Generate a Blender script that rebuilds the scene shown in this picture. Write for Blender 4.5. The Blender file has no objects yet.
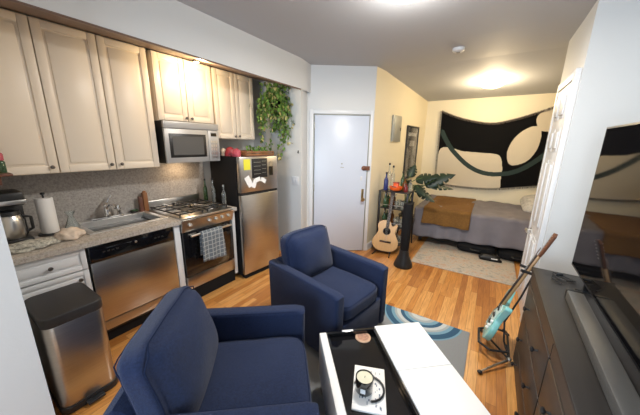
import bpy, bmesh, math, random
from mathutils import Vector, Matrix, noise
random.seed(7)
C = bpy.context.scene.collection
PI = math.pi
R = math.radians

# ------------------------------------------------------------------ materials
def mat(name, col, rough=0.5, metal=0.0, spec=0.5, noise_amt=0.0, noise_scale=20, bump=0.0, bump_scale=200,
        col2=None, stretch=None, coat=0.0, trans=0.0, emit=None, emit_s=0.0, sheen=0.0, alpha=1.0, aniso=0.0):
    m = bpy.data.materials.new(name); m.use_nodes = True
    nt = m.node_tree; n = nt.nodes; l = nt.links
    b = n['Principled BSDF']
    b.inputs['Base Color'].default_value = (*col, 1)
    b.inputs['Roughness'].default_value = rough
    b.inputs['Metallic'].default_value = metal
    b.inputs['Specular IOR Level'].default_value = spec
    b.inputs['Coat Weight'].default_value = coat
    b.inputs['Transmission Weight'].default_value = trans
    b.inputs['Sheen Weight'].default_value = sheen
    b.inputs['Alpha'].default_value = alpha
    if emit:
        b.inputs['Emission Color'].default_value = (*emit, 1)
        b.inputs['Emission Strength'].default_value = emit_s
    tc = n.new('ShaderNodeTexCoord'); mp = n.new('ShaderNodeMapping')
    l.new(tc.outputs['Object'], mp.inputs['Vector'])
    if stretch: mp.inputs['Scale'].default_value = stretch
    if noise_amt > 0:
        t = n.new('ShaderNodeTexNoise'); t.inputs['Scale'].default_value = noise_scale; t.inputs['Detail'].default_value = 6
        l.new(mp.outputs[0], t.inputs['Vector'])
        r = n.new('ShaderNodeValToRGB'); r.color_ramp.elements[0].position = .35; r.color_ramp.elements[1].position = .65
        c2 = col2 or tuple(max(0, c * (1 - noise_amt)) for c in col)
        r.color_ramp.elements[0].color = (*c2, 1); r.color_ramp.elements[1].color = (*col, 1)
        l.new(t.outputs['Fac'], r.inputs['Fac']); l.new(r.outputs['Color'], b.inputs['Base Color'])
    if bump > 0:
        t = n.new('ShaderNodeTexNoise'); t.inputs['Scale'].default_value = bump_scale; t.inputs['Detail'].default_value = 3
        l.new(mp.outputs[0], t.inputs['Vector'])
        bp = n.new('ShaderNodeBump'); bp.inputs['Strength'].default_value = bump; bp.inputs['Distance'].default_value = .01
        l.new(t.outputs['Fac'], bp.inputs['Height']); l.new(bp.outputs[0], b.inputs['Normal'])
    return m

M = {}
M['wall'] = mat('wall_paint', (.66, .675, .675), .6, bump=.05, bump_scale=60)
M['wall_warm'] = mat('wall_paint_cream', (.80, .715, .52), .6, bump=.05, bump_scale=60)
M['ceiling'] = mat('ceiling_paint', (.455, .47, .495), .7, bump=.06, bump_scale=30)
M['trim'] = mat('white_trim', (.72, .735, .755), .35)
M['door'] = mat('door_paint', (.60, .655, .755), .35, bump=.04, bump_scale=40)
M['cream_cab'] = mat('cream_cabinet', (.86, .765, .635), .35)
M['brown_wood'] = mat('brown_wood_strip', (.16, .10, .075), .5)
M['knob'] = mat('dark_nickel', (.22, .20, .18), .3, 1)
M['steel'] = mat('brushed_steel', (.58, .55, .51), .30, 1, noise_amt=.12, noise_scale=6, stretch=(1, 1, 40))
M['steel_h'] = mat('brushed_steel_light', (.70, .68, .65), .28, 1)
M['chrome'] = mat('chrome', (.9, .9, .9), .12, 1)
M['sink'] = mat('sink_steel', (.80, .79, .77), .35, .9)
M['black_gloss'] = mat('black_gloss', (.006, .006, .007), .08, coat=.5)
M['black'] = mat('black_plastic', (.014, .014, .015), .4)
M['black_matte'] = mat('black_matte', (.009, .009, .010), .8, spec=.2)
M['dark_grey'] = mat('dark_grey_plastic', (.022, .020, .020), .5, bump=.05, bump_scale=400)
M['microwave'] = mat('microwave_silver', (.46, .455, .45), .4, .25)
M['denim'] = mat('blue_denim_fabric', (.017, .031, .088), .92, spec=.2, noise_amt=.35, noise_scale=120, bump=.5, bump_scale=420, sheen=.15)
M['denim_dark'] = mat('blue_denim_seam', (.010, .018, .050), .95, spec=.2)
M['white_gloss'] = mat('white_gloss', (.84, .85, .86), .5)
M['paper'] = mat('white_paper', (.85, .84, .82), .8, bump=.1, bump_scale=60)
M['orange'] = mat('orange_plastic', (.85, .13, .02), .35)
M['red'] = mat('red_plastic', (.30, .02, .03), .4)
M['brass'] = mat('aged_brass', (.42, .30, .15), .3, 1)
M['wood'] = mat('brown_wood', (.30, .13, .05), .5, noise_amt=.4, noise_scale=12, stretch=(1, 1, .1))
M['redwood'] = mat('reddish_wood', (.17, .065, .04), .5, noise_amt=.4, noise_scale=10)
M['spruce'] = mat('spruce_top', (.74, .47, .22), .3, noise_amt=.12, noise_scale=8, stretch=(12, 1, 1), coat=.3)
M['guitar_side'] = mat('mahogany', (.16, .06, .03), .35)
M['neck'] = mat('maple_neck', (.42, .24, .10), .4)
M['fret'] = mat('rosewood', (.05, .028, .018), .5)
M['teal'] = mat('surf_teal_lacquer', (.25, .62, .60), .25, coat=.5)
M['mint'] = mat('pale_mint_plastic', (.62, .82, .78), .35)
M['leaf'] = mat('ivy_leaf', (.17, .33, .06), .5, noise_amt=.55, noise_scale=9)
M['leaf_y'] = mat('ivy_leaf_yellow', (.62, .56, .24), .5, noise_amt=.3, noise_scale=9)
M['bigleaf'] = mat('split_leaf', (.011, .034, .016), .45, noise_amt=.4, noise_scale=14)
M['stem'] = mat('green_stem', (.10, .17, .05), .6)
M['pot'] = mat('grey_pot', (.20, .19, .18), .6)
M['glass'] = mat('clear_glass', (.9, .95, .95), .03, trans=.92)
M['glass_green'] = mat('green_glass', (.08, .16, .07), .1, trans=.5)
M['amber'] = mat('amber_glass', (.25, .09, .02), .12, trans=.4)
M['comforter'] = mat('grey_comforter', (.20, .185, .205), .9, bump=.25, bump_scale=90, noise_amt=.15, noise_scale=4)
M['mustard'] = mat('mustard_brown_blanket', (.20, .095, .020), .95, bump=.5, bump_scale=160, noise_amt=.25, noise_scale=50)
M['sheet'] = mat('grey_blue_sheet', (.17, .19, .24), .9, bump=.2, bump_scale=60)
M['pillow'] = mat('pale_pillow', (.55, .53, .50), .9, noise_amt=.35, noise_scale=24)
M['tap_black'] = mat('tapestry_black', (.006, .006, .0065), 1.0, spec=.1, bump=.3, bump_scale=300)
M['tap_cream'] = mat('tapestry_cream', (.60, .53, .41), .95, spec=.1, bump=.3, bump_scale=300)
M['tap_green'] = mat('tapestry_dark_green', (.022, .040, .037), .95, bump=.3, bump_scale=300)
M['fringe'] = mat('tapestry_fringe', (.11, .09, .075), .95)
M['elec'] = mat('grey_panel_metal', (.36, .36, .32), .45, .3)
M['cloth'] = mat('kitchen_cloth', (.62, .60, .52), .9, noise_amt=.6, noise_scale=60, bump=.4, bump_scale=120)
M['pouch'] = mat('tan_cloth', (.70, .58, .47), .85, noise_amt=.2, noise_scale=12)
M['yellow'] = mat('yellow_note', (.78, .72, .05), .7)
M['coaster'] = mat('cork_coaster', (.62, .40, .26), .8, noise_amt=.2, noise_scale=60)
M['candle'] = mat('cream_wax', (.66, .64, .48), .5)
M['pink'] = mat('pinkish_red', (.42, .06, .09), .5)

def node_mat(name):
    m = bpy.data.materials.new(name); m.use_nodes = True
    return m, m.node_tree.nodes, m.node_tree.links, m.node_tree.nodes['Principled BSDF']

def mk_ramp(n, stops, interp='LINEAR'):
    r = n.new('ShaderNodeValToRGB'); cr = r.color_ramp; cr.interpolation = interp
    while len(cr.elements) < len(stops): cr.elements.new(.5)
    for e, (p, c) in zip(cr.elements, stops): e.position = p; e.color = (*c, 1)
    return r

def floor_mat():
    m, n, l, b = node_mat('oak_strip_floor')
    tc = n.new('ShaderNodeTexCoord'); mp = n.new('ShaderNodeMapping'); mp.inputs['Rotation'].default_value = (0, 0, PI/2)
    l.new(tc.outputs['Object'], mp.inputs['Vector'])
    br = n.new('ShaderNodeTexBrick'); l.new(mp.outputs[0], br.inputs['Vector'])
    br.inputs['Scale'].default_value = 1; br.inputs['Brick Width'].default_value = .75; br.inputs['Row Height'].default_value = .06
    br.inputs['Mortar Size'].default_value = .0011; br.inputs['Mortar Smooth'].default_value = .3
    br.offset = .37; br.offset_frequency = 3
    br.inputs['Color1'].default_value = (0, 0, 0, 1); br.inputs['Color2'].default_value = (1, 1, 1, 1); br.inputs['Mortar'].default_value = (.3, .3, .3, 1)
    r = mk_ramp(n, [(0, (.42, .155, .035)), (.35, (.60, .255, .062)), (.7, (.68, .315, .085)), (1, (.74, .38, .12))])
    l.new(br.outputs['Color'], r.inputs['Fac'])
    mp2 = n.new('ShaderNodeMapping'); mp2.inputs['Scale'].default_value = (14, 1.1, 1); l.new(tc.outputs['Object'], mp2.inputs['Vector'])
    no = n.new('ShaderNodeTexNoise'); no.inputs['Scale'].default_value = 5; no.inputs['Detail'].default_value = 8; no.inputs['Distortion'].default_value = .6
    l.new(mp2.outputs[0], no.inputs['Vector'])
    r2 = mk_ramp(n, [(.3, (.62, .55, .5)), (.65, (1.0, 1.0, 1.0))]); l.new(no.outputs['Fac'], r2.inputs['Fac'])
    mx = n.new('ShaderNodeMix'); mx.data_type = 'RGBA'; mx.blend_type = 'MULTIPLY'; mx.inputs[0].default_value = .8
    l.new(r.outputs['Color'], mx.inputs[6]); l.new(r2.outputs['Color'], mx.inputs[7])
    mx2 = n.new('ShaderNodeMix'); mx2.data_type = 'RGBA'; mx2.blend_type = 'MIX'
    l.new(br.outputs['Fac'], mx2.inputs[0]); l.new(mx.outputs[2], mx2.inputs[6]); mx2.inputs[7].default_value = (.16, .06, .02, 1)
    l.new(mx2.outputs[2], b.inputs['Base Color'])
    b.inputs['Roughness'].default_value = .30; b.inputs['Coat Weight'].default_value = .25; b.inputs['Coat Roughness'].default_value = .15
    return m
M['floor'] = floor_mat()

def granite(name, c1, c2, c3, sc, rough):
    m, n, l, b = node_mat(name)
    tc = n.new('ShaderNodeTexCoord')
    v = n.new('ShaderNodeTexNoise'); v.inputs['Scale'].default_value = sc; v.inputs['Detail'].default_value = 8; v.inputs['Roughness'].default_value = .8
    l.new(tc.outputs['Object'], v.inputs['Vector'])
    r = mk_ramp(n, [(.33, c1), (.5, c2), (.66, c3)]); l.new(v.outputs['Fac'], r.inputs['Fac'])
    l.new(r.outputs['Color'], b.inputs['Base Color']); b.inputs['Roughness'].default_value = rough
    return m
M['counter'] = granite('speckled_counter', (.22, .19, .165), (.46, .415, .365), (.60, .555, .50), 60, .25)
M['splash'] = granite('grey_granite_backsplash', (.22, .20, .185), (.40, .375, .35), (.54, .51, .48), 60, .4)
M['oldrug'] = granite('faded_oriental_rug', (.22, .22, .21), (.50, .44, .36), (.46, .25, .16), 9, .95)

def plaid_mat():
    m, n, l, b = node_mat('plaid_dish_towel')
    tc = n.new('ShaderNodeTexCoord'); sx = n.new('ShaderNodeSeparateXYZ'); l.new(tc.outputs['Object'], sx.inputs[0])
    outs = []
    for ax, k in (('Y', 22), ('Z', 22)):
        mu = n.new('ShaderNodeMath'); mu.operation = 'MULTIPLY'; mu.inputs[1].default_value = k; l.new(sx.outputs[ax], mu.inputs[0])
        fr = n.new('ShaderNodeMath'); fr.operation = 'FRACT'; l.new(mu.outputs[0], fr.inputs[0])
        lt = n.new('ShaderNodeMath'); lt.operation = 'LESS_THAN'; lt.inputs[1].default_value = .18; l.new(fr.outputs[0], lt.inputs[0]); outs.append(lt)
    mxm = n.new('ShaderNodeMath'); mxm.operation = 'MAXIMUM'; l.new(outs[0].outputs[0], mxm.inputs[0]); l.new(outs[1].outputs[0], mxm.inputs[1])
    r = mk_ramp(n, [(0, (.13, .15, .17)), (1, (.36, .38, .38))]); l.new(mxm.outputs[0], r.inputs['Fac'])
    l.new(r.outputs['Color'], b.inputs['Base Color']); b.inputs['Roughness'].default_value = .95
    return m
M['plaid'] = plaid_mat()

def wave_rug_mat():
    m, n, l, b = node_mat('blue_wave_rug')
    tc = n.new('ShaderNodeTexCoord'); mp = n.new('ShaderNodeMapping'); l.new(tc.outputs['Object'], mp.inputs['Vector'])
    mp.inputs['Location'].default_value = (.38, -2.50, 0)   # centre of the first set of rings
    mp2 = n.new('ShaderNodeMapping'); l.new(tc.outputs['Object'], mp2.inputs['Vector']); mp2.inputs['Location'].default_value = (1.15, -2.10, 0)
    l1 = n.new('ShaderNodeVectorMath'); l1.operation = 'LENGTH'; l.new(mp.outputs[0], l1.inputs[0])
    l2 = n.new('ShaderNodeVectorMath'); l2.operation = 'LENGTH'; l.new(mp2.outputs[0], l2.inputs[0])
    ln = n.new('ShaderNodeMath'); ln.operation = 'MINIMUM'; l.new(l1.outputs['Value'], ln.inputs[0]); l.new(l2.outputs['Value'], ln.inputs[1])
    W = (.62, .66, .66); N_ = (.035, .11, .20); LB = (.20, .38, .50); G = (.30, .31, .32); B_ = (.42, .46, .47)
    r = mk_ramp(n, [(0, LB), (.05, W), (.10, B_), (.13, LB), (.165, N_), (.20, W), (.235, B_), (.26, LB), (.29, N_), (.345, LB), (.36, G), (.995, G)], 'CONSTANT')
    l.new(ln.outputs['Value'], r.inputs['Fac'])
    no = n.new('ShaderNodeTexNoise'); no.inputs['Scale'].default_value = 180; l.new(tc.outputs['Object'], no.inputs['Vector'])
    mx = n.new('ShaderNodeMix'); mx.data_type = 'RGBA'; mx.blend_type = 'MULTIPLY'; mx.inputs[0].default_value = .35
    l.new(r.outputs['Color'], mx.inputs[6]); l.new(no.outputs['Color'], mx.inputs[7]); l.new(mx.outputs[2], b.inputs['Base Color'])
    b.inputs['Roughness'].default_value = .95
    return m
M['waverug'] = wave_rug_mat()

# ------------------------------------------------------------------ mesh helpers
def cush_pt(p, size, bulge, pw, wr, seed):
    # rounded box then puffed along z (the thin axis)
    x, y, z = p
    k = max(1e-6, abs(x)**6+abs(y)**6+abs(z)**6)**(1/6)
    q = Vector(p)/k
    th = 1+bulge*(1-min(1, x*x))*(1-min(1, y*y)); edge = 1-pw*max(abs(x), abs(y))**8
    q = Vector((q.x*size[0]/2, q.y*size[1]/2, q.z*th*edge*size[2]/2))
    if wr: q += Vector((0, 0, 1))*noise.noise(q*6+Vector((seed, 0, 0)))*wr
    return q

class B:
    def __init__(s): s.bm = bmesh.new(); s.mats = []; s.mi = 0
    def use(s, m):
        if m not in s.mats: s.mats.append(m)
        s.mi = s.mats.index(m); return s
    def _add(s, t, mw=None):
        if mw is not None: bmesh.ops.transform(t, matrix=mw, verts=t.verts)
        for f in t.faces: f.material_index = s.mi; f.smooth = True
        me = bpy.data.meshes.new('tmp'); t.to_mesh(me); t.free(); s.bm.from_mesh(me); bpy.data.meshes.remove(me); return s
    def box(s, x0, x1, y0, y1, z0, z1, bev=0, seg=2, mw=None):
        t = bmesh.new(); bmesh.ops.create_cube(t, size=1)
        bmesh.ops.scale(t, vec=(x1-x0, y1-y0, z1-z0), verts=t.verts)
        bmesh.ops.translate(t, vec=((x0+x1)/2, (y0+y1)/2, (z0+z1)/2), verts=t.verts)
        if bev: bmesh.ops.bevel(t, geom=t.edges[:], offset=bev, segments=seg, affect='EDGES', profile=.5)
        return s._add(t, mw)
    def cyl(s, p0, p1, r0, r1=None, seg=16, cap=True):
        p0 = Vector(p0); p1 = Vector(p1); d = p1-p0; r1 = r0 if r1 is None else r1
        t = bmesh.new(); bmesh.ops.create_cone(t, cap_ends=cap, segments=seg, radius1=r0, radius2=r1, depth=d.length)
        return s._add(t, Matrix.Translation((p0+p1)/2) @ d.to_track_quat('Z', 'Y').to_matrix().to_4x4())
    def ball(s, c, r, sc=(1, 1, 1), seg=14, mw=None):
        t = bmesh.new(); bmesh.ops.create_uvsphere(t, u_segments=seg, v_segments=max(6, seg//2+2), radius=r)
        m = Matrix.Translation(c) @ Matrix.Diagonal((*sc, 1))
        return s._add(t, (mw @ m) if mw is not None else m)
    def lathe(s, prof, c=(0, 0, 0), seg=20, mw=None):
        t = bmesh.new(); rings = []
        for r, z in prof:
            rings.append([t.verts.new((c[0]+max(r, 1e-4)*math.cos(2*PI*i/seg), c[1]+max(r, 1e-4)*math.sin(2*PI*i/seg), c[2]+z)) for i in range(seg)])
        for a, b in zip(rings, rings[1:]):
            for i in range(seg): t.faces.new((a[i], a[(i+1) % seg], b[(i+1) % seg], b[i]))
        t.faces.new(rings[0][::-1]); t.faces.new(rings[-1])
        return s._add(t, mw)
    def prism(s, pts, z0, z1, bev=0, mw=None, seg=2):     # polygon in xy extruded in z
        t = bmesh.new(); vs = [t.verts.new((x, y, z0)) for x, y in pts]; f = t.faces.new(vs)
        r = bmesh.ops.extrude_face_region(t, geom=[f]); top = [v for v in r['geom'] if isinstance(v, bmesh.types.BMVert)]
        bmesh.ops.translate(t, vec=(0, 0, z1-z0), verts=top)
        bmesh.ops.recalc_face_normals(t, faces=t.faces)
        if bev:
            es = [e for e in t.edges if abs(e.verts[0].co.z-e.verts[1].co.z) < 1e-6]
            bmesh.ops.bevel(t, geom=es, offset=bev, segments=seg, affect='EDGES', profile=.5)
        return s._add(t, mw)
    def tube(s, pts, r, seg=8):
        pts = [Vector(p) for p in pts]; t = bmesh.new(); rings = []; n0 = None
        for i, p in enumerate(pts):
            d = (pts[min(i+1, len(pts)-1)]-pts[max(i-1, 0)]).normalized()
            if n0 is None: n0 = d.orthogonal().normalized()
            n0 = (n0-d*n0.dot(d)); n0 = n0.normalized() if n0.length > 1e-5 else d.orthogonal().normalized()
            b2 = d.cross(n0); rr = r[i] if isinstance(r, (list, tuple)) else r
            rings.append([t.verts.new(p+(n0*math.cos(2*PI*k/seg)+b2*math.sin(2*PI*k/seg))*rr) for k in range(seg)])
        for a, b in zip(rings, rings[1:]):
            for k in range(seg): t.faces.new((a[k], a[(k+1) % seg], b[(k+1) % seg], b[k]))
        t.faces.new(rings[0][::-1]); t.faces.new(rings[-1])
        return s._add(t)
    def cushion(s, c, size, bulge=.3, mw=None, nseg=10, pw=.22, wr=0.0, seed=0):
        t = bmesh.new(); bmesh.ops.create_cube(t, size=2)
        bmesh.ops.subdivide_edges(t, edges=t.edges[:], cuts=nseg, use_grid_fill=True)
        for v in t.verts: v.co = cush_pt(v.co, size, bulge, pw, wr, seed)+Vector(c)
        return s._add(t, mw)
    def raw(s, verts, faces, mw=None):
        t = bmesh.new(); vs = [t.verts.new(v) for v in verts]
        for f in faces: t.faces.new([vs[i] for i in f])
        return s._add(t, mw)
    def obj(s, name, m=None, parent=None, sharp=35, loc=None):
        me = bpy.data.meshes.new(name)
        bmesh.ops.recalc_face_normals(s.bm, faces=s.bm.faces) if getattr(s, 'recalc', False) else None
        s.bm.to_mesh(me); s.bm.free()
        for mm in ([m] if m else []) if not s.mats else s.mats: me.materials.append(mm)
        me.set_sharp_from_angle(angle=R(sharp))
        o = bpy.data.objects.new(name, me); C.objects.link(o)
        if loc: o.location = loc
        if parent: o.parent = parent
        return o

def tag(o, label, cat, group=None, kind=None):
    if label: o['label'] = label
    if cat: o['category'] = cat
    if group: o['group'] = group
    if kind: o['kind'] = kind
    return o
def thing(name, label, cat, loc=(0, 0, 0), rot=(0, 0, 0), group=None):
    o = bpy.data.objects.new(name, None); C.objects.link(o); o.location = loc; o.rotation_euler = rot
    o.empty_display_size = .05
    return tag(o, label, cat, group)
def struct(o): o['kind'] = 'structure'; return o
def bx(name, m, parent, *a, bev=0, **k): return B().box(*a, bev=bev, **k).obj(name, m, parent)
def copy_tree(o, parent=None):
    c = o.copy(); C.objects.link(c); c.parent = parent
    for ch in list(o.children): copy_tree(ch, c)
    return c

# ------------------------------------------------------------------ the room
XK = -3.10; YS = .19; YF = 2.935
struct(bx('floor', M['floor'], None, -3.3, 1.9, -3.0, 6.1, -.1, 0))
def czz(y):
    pts = [(-3.1, 2.76), (.5, 2.75), (3.2, 2.67), (4.0, 2.67), (5.95, 2.50), (6.2, 2.48)]
    for (a, za), (b, zb) in zip(pts, pts[1:]):
        if y <= b: return za+(zb-za)*(y-a)/(b-a)
    return pts[-1][1]
ys = [-3.1, .5, 3.2, 4.0, 5.95, 6.2]
b = B(); V = []; Fc = []
for y in ys:
    for x in (-3.3, 1.9): V.append((x, y, czz(y)))
for y in ys:
    for x in (-3.3, 1.9): V.append((x, y, czz(y)+.15))
n = len(ys)
for i in range(n-1):
    a = 2*i; Fc.append((a, a+2, a+3, a+1)); c = 2*n+2*i; Fc.append((c, c+1, c+3, c+2))
    Fc.append((a, a+2*n, a+2+2*n, a+2)); Fc.append((a+1, a+3, a+3+2*n, a+1+2*n))
Fc.append((0, 1, 2*n+1, 2*n)); Fc.append((2*n-2, 4*n-2, 4*n-1, 2*n-1))
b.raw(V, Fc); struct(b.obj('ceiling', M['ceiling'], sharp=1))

def wallp(name, pts, m, z1=2.55, z0=0): return struct(B().prism(pts, z0, z1).obj(name, m, sharp=20))
HT = 2.80
struct(bx('wall_kitchen', M['wall'], None, XK-.2, XK, YS-.2, YF+.2, 0, HT))
wallp('wall_near_left', [(XK-.2, YS), (XK-.2, -3.0), (-1.86, -3.0), (-1.86, YS)], M['wall'], HT)
wallp('wall_beside_fridge', [(XK, YF), (-2.20, YF), (-2.28, 3.185), (-2.40, 3.32), (XK, 3.32)], M['wall'], HT)
dE = Vector((.65, .45)).normalized(); nE = Vector((-dE.y, dE.x))
eA = Vector((-2.28, 3.185)); eB = Vector((-1.50, 3.725))
wallp('wall_entry', [tuple(eA), tuple(eB), tuple(eB+nE*.12), tuple(eA+nE*.12)], M['wall'], HT)
wallp('wall_bedroom_left', [(-1.50, 3.725), (-1.27, 5.95), (-1.5, 5.95), (-1.62, 3.80)], M['wall_warm'], 2.72)
struct(bx('wall_far', M['wall_warm'], None, -1.6, 1.9, 5.95, 6.1, 0, 2.6))
wallp('wall_closet', [(.47, 2.90), (.47, 3.82), (1.35, 3.82), (1.35, 2.90)], M['wall'], HT)
struct(bx('wall_partition_face', M['wall'], None, .47, 1.35, 2.88, 2.90, 0, HT))
struct(bx('wall_bedroom_right', M['wall_warm'], None, 1.25, 1.35, 3.82, 5.95, 0, 2.7))
struct(bx('wall_right', M['wall'], None, .95, 1.1, -3.0, 2.88, 0, HT))
# back wall with a window opening
WX0, WX1, WZ0, WZ1 = -1.35, .55, .80, 2.35
b = B(); b.box(-1.86, WX0, -3.1, -3.0, 0, HT); b.box(WX1, .95, -3.1, -3.0, 0, HT)
b.box(WX0, WX1, -3.1, -3.0, 0, WZ0); b.box(WX0, WX1, -3.1, -3.0, WZ1, HT); struct(b.obj('wall_back', M['wall']))
wn = struct(thing('window_1', None, None, (0, -3.05, 0)))
b = B()
for a in ((WX0, WX0+.06, WZ0, WZ1), (WX1-.06, WX1, WZ0, WZ1), (WX0, WX1, WZ0, WZ0+.06), (WX0, WX1, WZ1-.06, WZ1), ((WX0+WX1)/2-.03, (WX0+WX1)/2+.03, WZ0, WZ1)):
    b.box(a[0], a[1], -.03, .03, a[2], a[3])
b.obj('window_frame', M['trim'], wn)
# soffit over the kitchen, its slanted brown wooden underside
sf = [(-2.345, YS), (-2.195, YF), (-2.24, 3.21), (XK, 3.21), (XK, YS)]
def szz(y): return 2.39-(y-.2)*.026
b = B(); V = []; zt = HT
p = [(-2.345, YS), (-2.195, YF), (-2.24, 3.21)]; q = [(-2.75, YS), (-2.75, YF), (-2.75, 3.21)]
for (x, y) in p: V += [(x, y, szz(y)), (x, y, zt)]
for (x, y) in q: V += [(x, y, 2.46), (x, y, zt)]
b.raw(V, [(0, 2, 3, 1), (2, 4, 5, 3), (6, 7, 9, 8), (8, 9, 11, 10), (0, 1, 7, 6), (4, 10, 11, 5), (1, 3, 9, 7), (3, 5, 11, 9)])
struct(b.obj('wall_soffit', M['wall'], sharp=20))
b = B(); V = []
for (x, y) in p[:2]: V += [(x, y, szz(y)), (x-.004, y, szz(y)-.012)]
for (x, y) in q[:2]: V += [(x, y, 2.46), (x, y, 2.448)]
b.raw(V, [(0, 1, 3, 2), (0, 2, 6, 4), (1, 5, 7, 3), (0, 4, 5, 1), (2, 3, 7, 6), (4, 6, 7, 5)])
struct(b.obj('trim_soffit_underside', M['brown_wood'], sharp=20))
# backsplash
struct(bx('wall_backsplash', M['splash'], None, XK, XK+.012, YS, 2.05, .91, 1.39))
# baseboards
def strip(name, a, c, off, z1=.11, th=.014, m=None):
    a = Vector(a); c = Vector(c); d = (c-a).normalized(); nn = Vector((-d.y, d.x))*off
    return struct(B().prism([tuple(a), tuple(c), tuple(c+nn*th), tuple(a+nn*th)], 0.0, z1, bev=.003).obj(name, m or M['trim'], sharp=20))
strip('baseboard_entry', eB-dE*.055+Vector((0,0)), eB, -1)
strip('baseboard_bedroom_left', (-1.50, 3.725), (-1.28, 5.93), -1)
strip('baseboard_fridge_side', (-2.20, YF), (-2.28, 3.185), -1)
strip('baseboard_far', (-1.26, 5.95), (1.25, 5.95), -1)
strip('baseboard_closet', (.47, 3.62), (.47, 3.82), 1)

# entry door (angled wall) -------------------------------------------------
ang = math.atan2(dE.y, dE.x)
dr = struct(thing('door_1', None, None, (-2.20, 3.24, 0), (0, 0, ang)))
W = .79
bx('door_leaf', M['door'], dr, .012, W-.012, -.030, -.012, .01, 2.028, bev=.003)
b = B(); b.box(-.008, .003, -.022, -.001, 0, 2.045, bev=.002); b.box(W-.003, W+.008, -.022, -.001, 0, 2.045, bev=.002); b.box(.003, W-.003, -.022, -.001, 2.035, 2.045, bev=.002)
b.obj('door_gap_frame', M['elec'], dr)
b = B(); b.box(-.062, -.008, -.016, -.001, 0, 2.10, bev=.004); b.box(W+.008, W+.055, -.016, -.001, 0, 2.10, bev=.004); b.box(-.008, W+.008, -.016, -.001, 2.047, 2.10, bev=.004)
b.obj('door_casing', M['trim'], dr)
b = B(); b.lathe([(.0, 0), (.034, 0), (.034, .014), (.022, .03), (.012, .034), (0, .034)], mw=Matrix.Translation((W-.055, -.031, 1.30)) @ Matrix.Rotation(PI/2, 4, 'X')); b.box(W-.04, W+.03, -.055, -.031, 1.27, 1.33, bev=.004)
o = b.obj('deadbolt', M['guitar_side'], dr)
b = B(); b.box(W-.075, W-.038, -.036, -.031, .80, .99, bev=.002)
b.lathe([(0, 0), (.012, 0), (.012, .03), (.028, .045), (.030, .06), (.02, .072), (0, .075)], mw=Matrix.Translation((W-.057, -.034, .84)) @ Matrix.Rotation(PI/2, 4, 'X')); b.obj('door_knob', M['brass'], dr)
bx('latch_plate', M['trim'], dr, W-.10, W-.07, -.034, -.030, 1.12, 1.18, bev=.002)
bx('security_bar', M['elec'], dr, W-.012, W+.004, -.036, -.030, 1.03, 1.24, bev=.002)
b = B(); b.cyl((W*.52, -.031, 1.36), (W*.52, -.036, 1.36), .011); b.box(W*.50, W*.52, -.033, -.030, 1.30, 1.315); b.box(W*.53, W*.555, -.033, -.030, 1.30, 1.312); b.obj('peephole', M['elec'], dr)
for z in (1.88, 1.0, .2): bx('hinge', M['elec'], dr, -.004, .014, -.036, -.024, z-.05, z+.05, bev=.002)

# closet door (right wall), white six panel door --------------------------
cd = struct(thing('door_2', None, None, (.47, 2.98, 0), (0, 0, 0)))
CW = .60; CH = 2.16
b = B().use(M['trim']); b.box(-.026, -.006, .003, CW-.003, .01, CH-.003, bev=.003)
b.obj('door_leaf', None, cd)
pz = [(.12, .78), (.88, 1.52), (1.60, 1.80), (1.88, 2.10)]
for z0, z1 in pz:
    for y0, y1 in ((.07, .275), (.325, .53)):
        b = B(); b.box(-.0305, -.025, y0, y1, z0, z1, bev=.0025); b.box(-.041, -.030, y0+.03, y1-.03, z0+.03, z1-.03, bev=.005)
        b.obj('door_panel', M['trim'], cd)
b = B(); b.box(-.036, 0, -.07, 0, 0, CH+.07, bev=.005); b.box(-.036, 0, CW, CW+.05, 0, CH+.07, bev=.005); b.box(-.036, 0, 0, CW, CH, CH+.07, bev=.005); b.obj('door_casing', M['trim'], cd)
b = B(); b.lathe([(0, 0), (.03, 0), (.03, .008), (.011, .012), (.011, .045), (0, .045)], mw=Matrix.Translation((-.027, .50, .78)) @ Matrix.Rotation(-PI/2, 4, 'Y'))
b.cyl((-.068, .52, .78), (-.068, .40, .777), .013, .011); b.obj('door_handle', M['steel_h'], cd)
# ------------------------------------------------------------------ kitchen cabinets
def door_front(parent, y0, y1, z0, z1, x, knob=None, name='door', m=None, kn='knob', fr=.055):
    m = m or M['cream_cab']
    b = B(); b.box(x, x+.018, y0+.002, y1-.002, z0+.002, z1-.002, bev=.003)
    t = .018
    # raised rails, groove and raised centre panel
    for a in ((y0+.002, y0+fr, z0+.002, z1-.002), (y1-fr, y1-.002, z0+.002, z1-.002), (y0+fr, y1-fr, z0+.002, z0+fr), (y0+fr, y1-fr, z1-fr, z1-.002)):
        b.box(x+.012, x+t+.010, *a, bev=.004)
    if (y1-y0) > 2*fr+.06 and (z1-z0) > 2*fr+.03:
        g = .014; b.box(x+.012, x+t+.009, y0+fr+g, y1-fr-g, z0+fr+g, z1-fr-g, bev=.009)
    o = b.obj(name, m, parent)
    if knob:
        k = B(); k.lathe([(0, 0), (.007, 0), (.006, .012), (.013, .018), (.014, .024), (.009, .030), (0, .031)], mw=Matrix.Translation((x+t+.009, knob[0], knob[1])) @ Matrix.Rotation(PI/2, 4, 'Y'), seg=12)
        k.obj(kn, M['knob'], o)
    return o
XU = -2.772
def upper(name, label, y0, y1, z0, z1, doors):
    t = thing(name, label, 'cabinet', (0, 0, 0), group=None)
    bx('body', M['cream_cab'], t, XK+.002, XU-.002, y0+.001, y1-.001, z0, z1)
    for d in doors: door_front(t, d[0], d[1], z0+.004, z1-.004, XU, knob=(d[2], d[3]))
    return t
ZT = 2.446
upper('upper_cabinet', 'tall cream wall cabinet nearest the camera, above the coffee maker', .19, .625, 1.39, ZT, [(.19, .625, .585, 1.44)])
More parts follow.
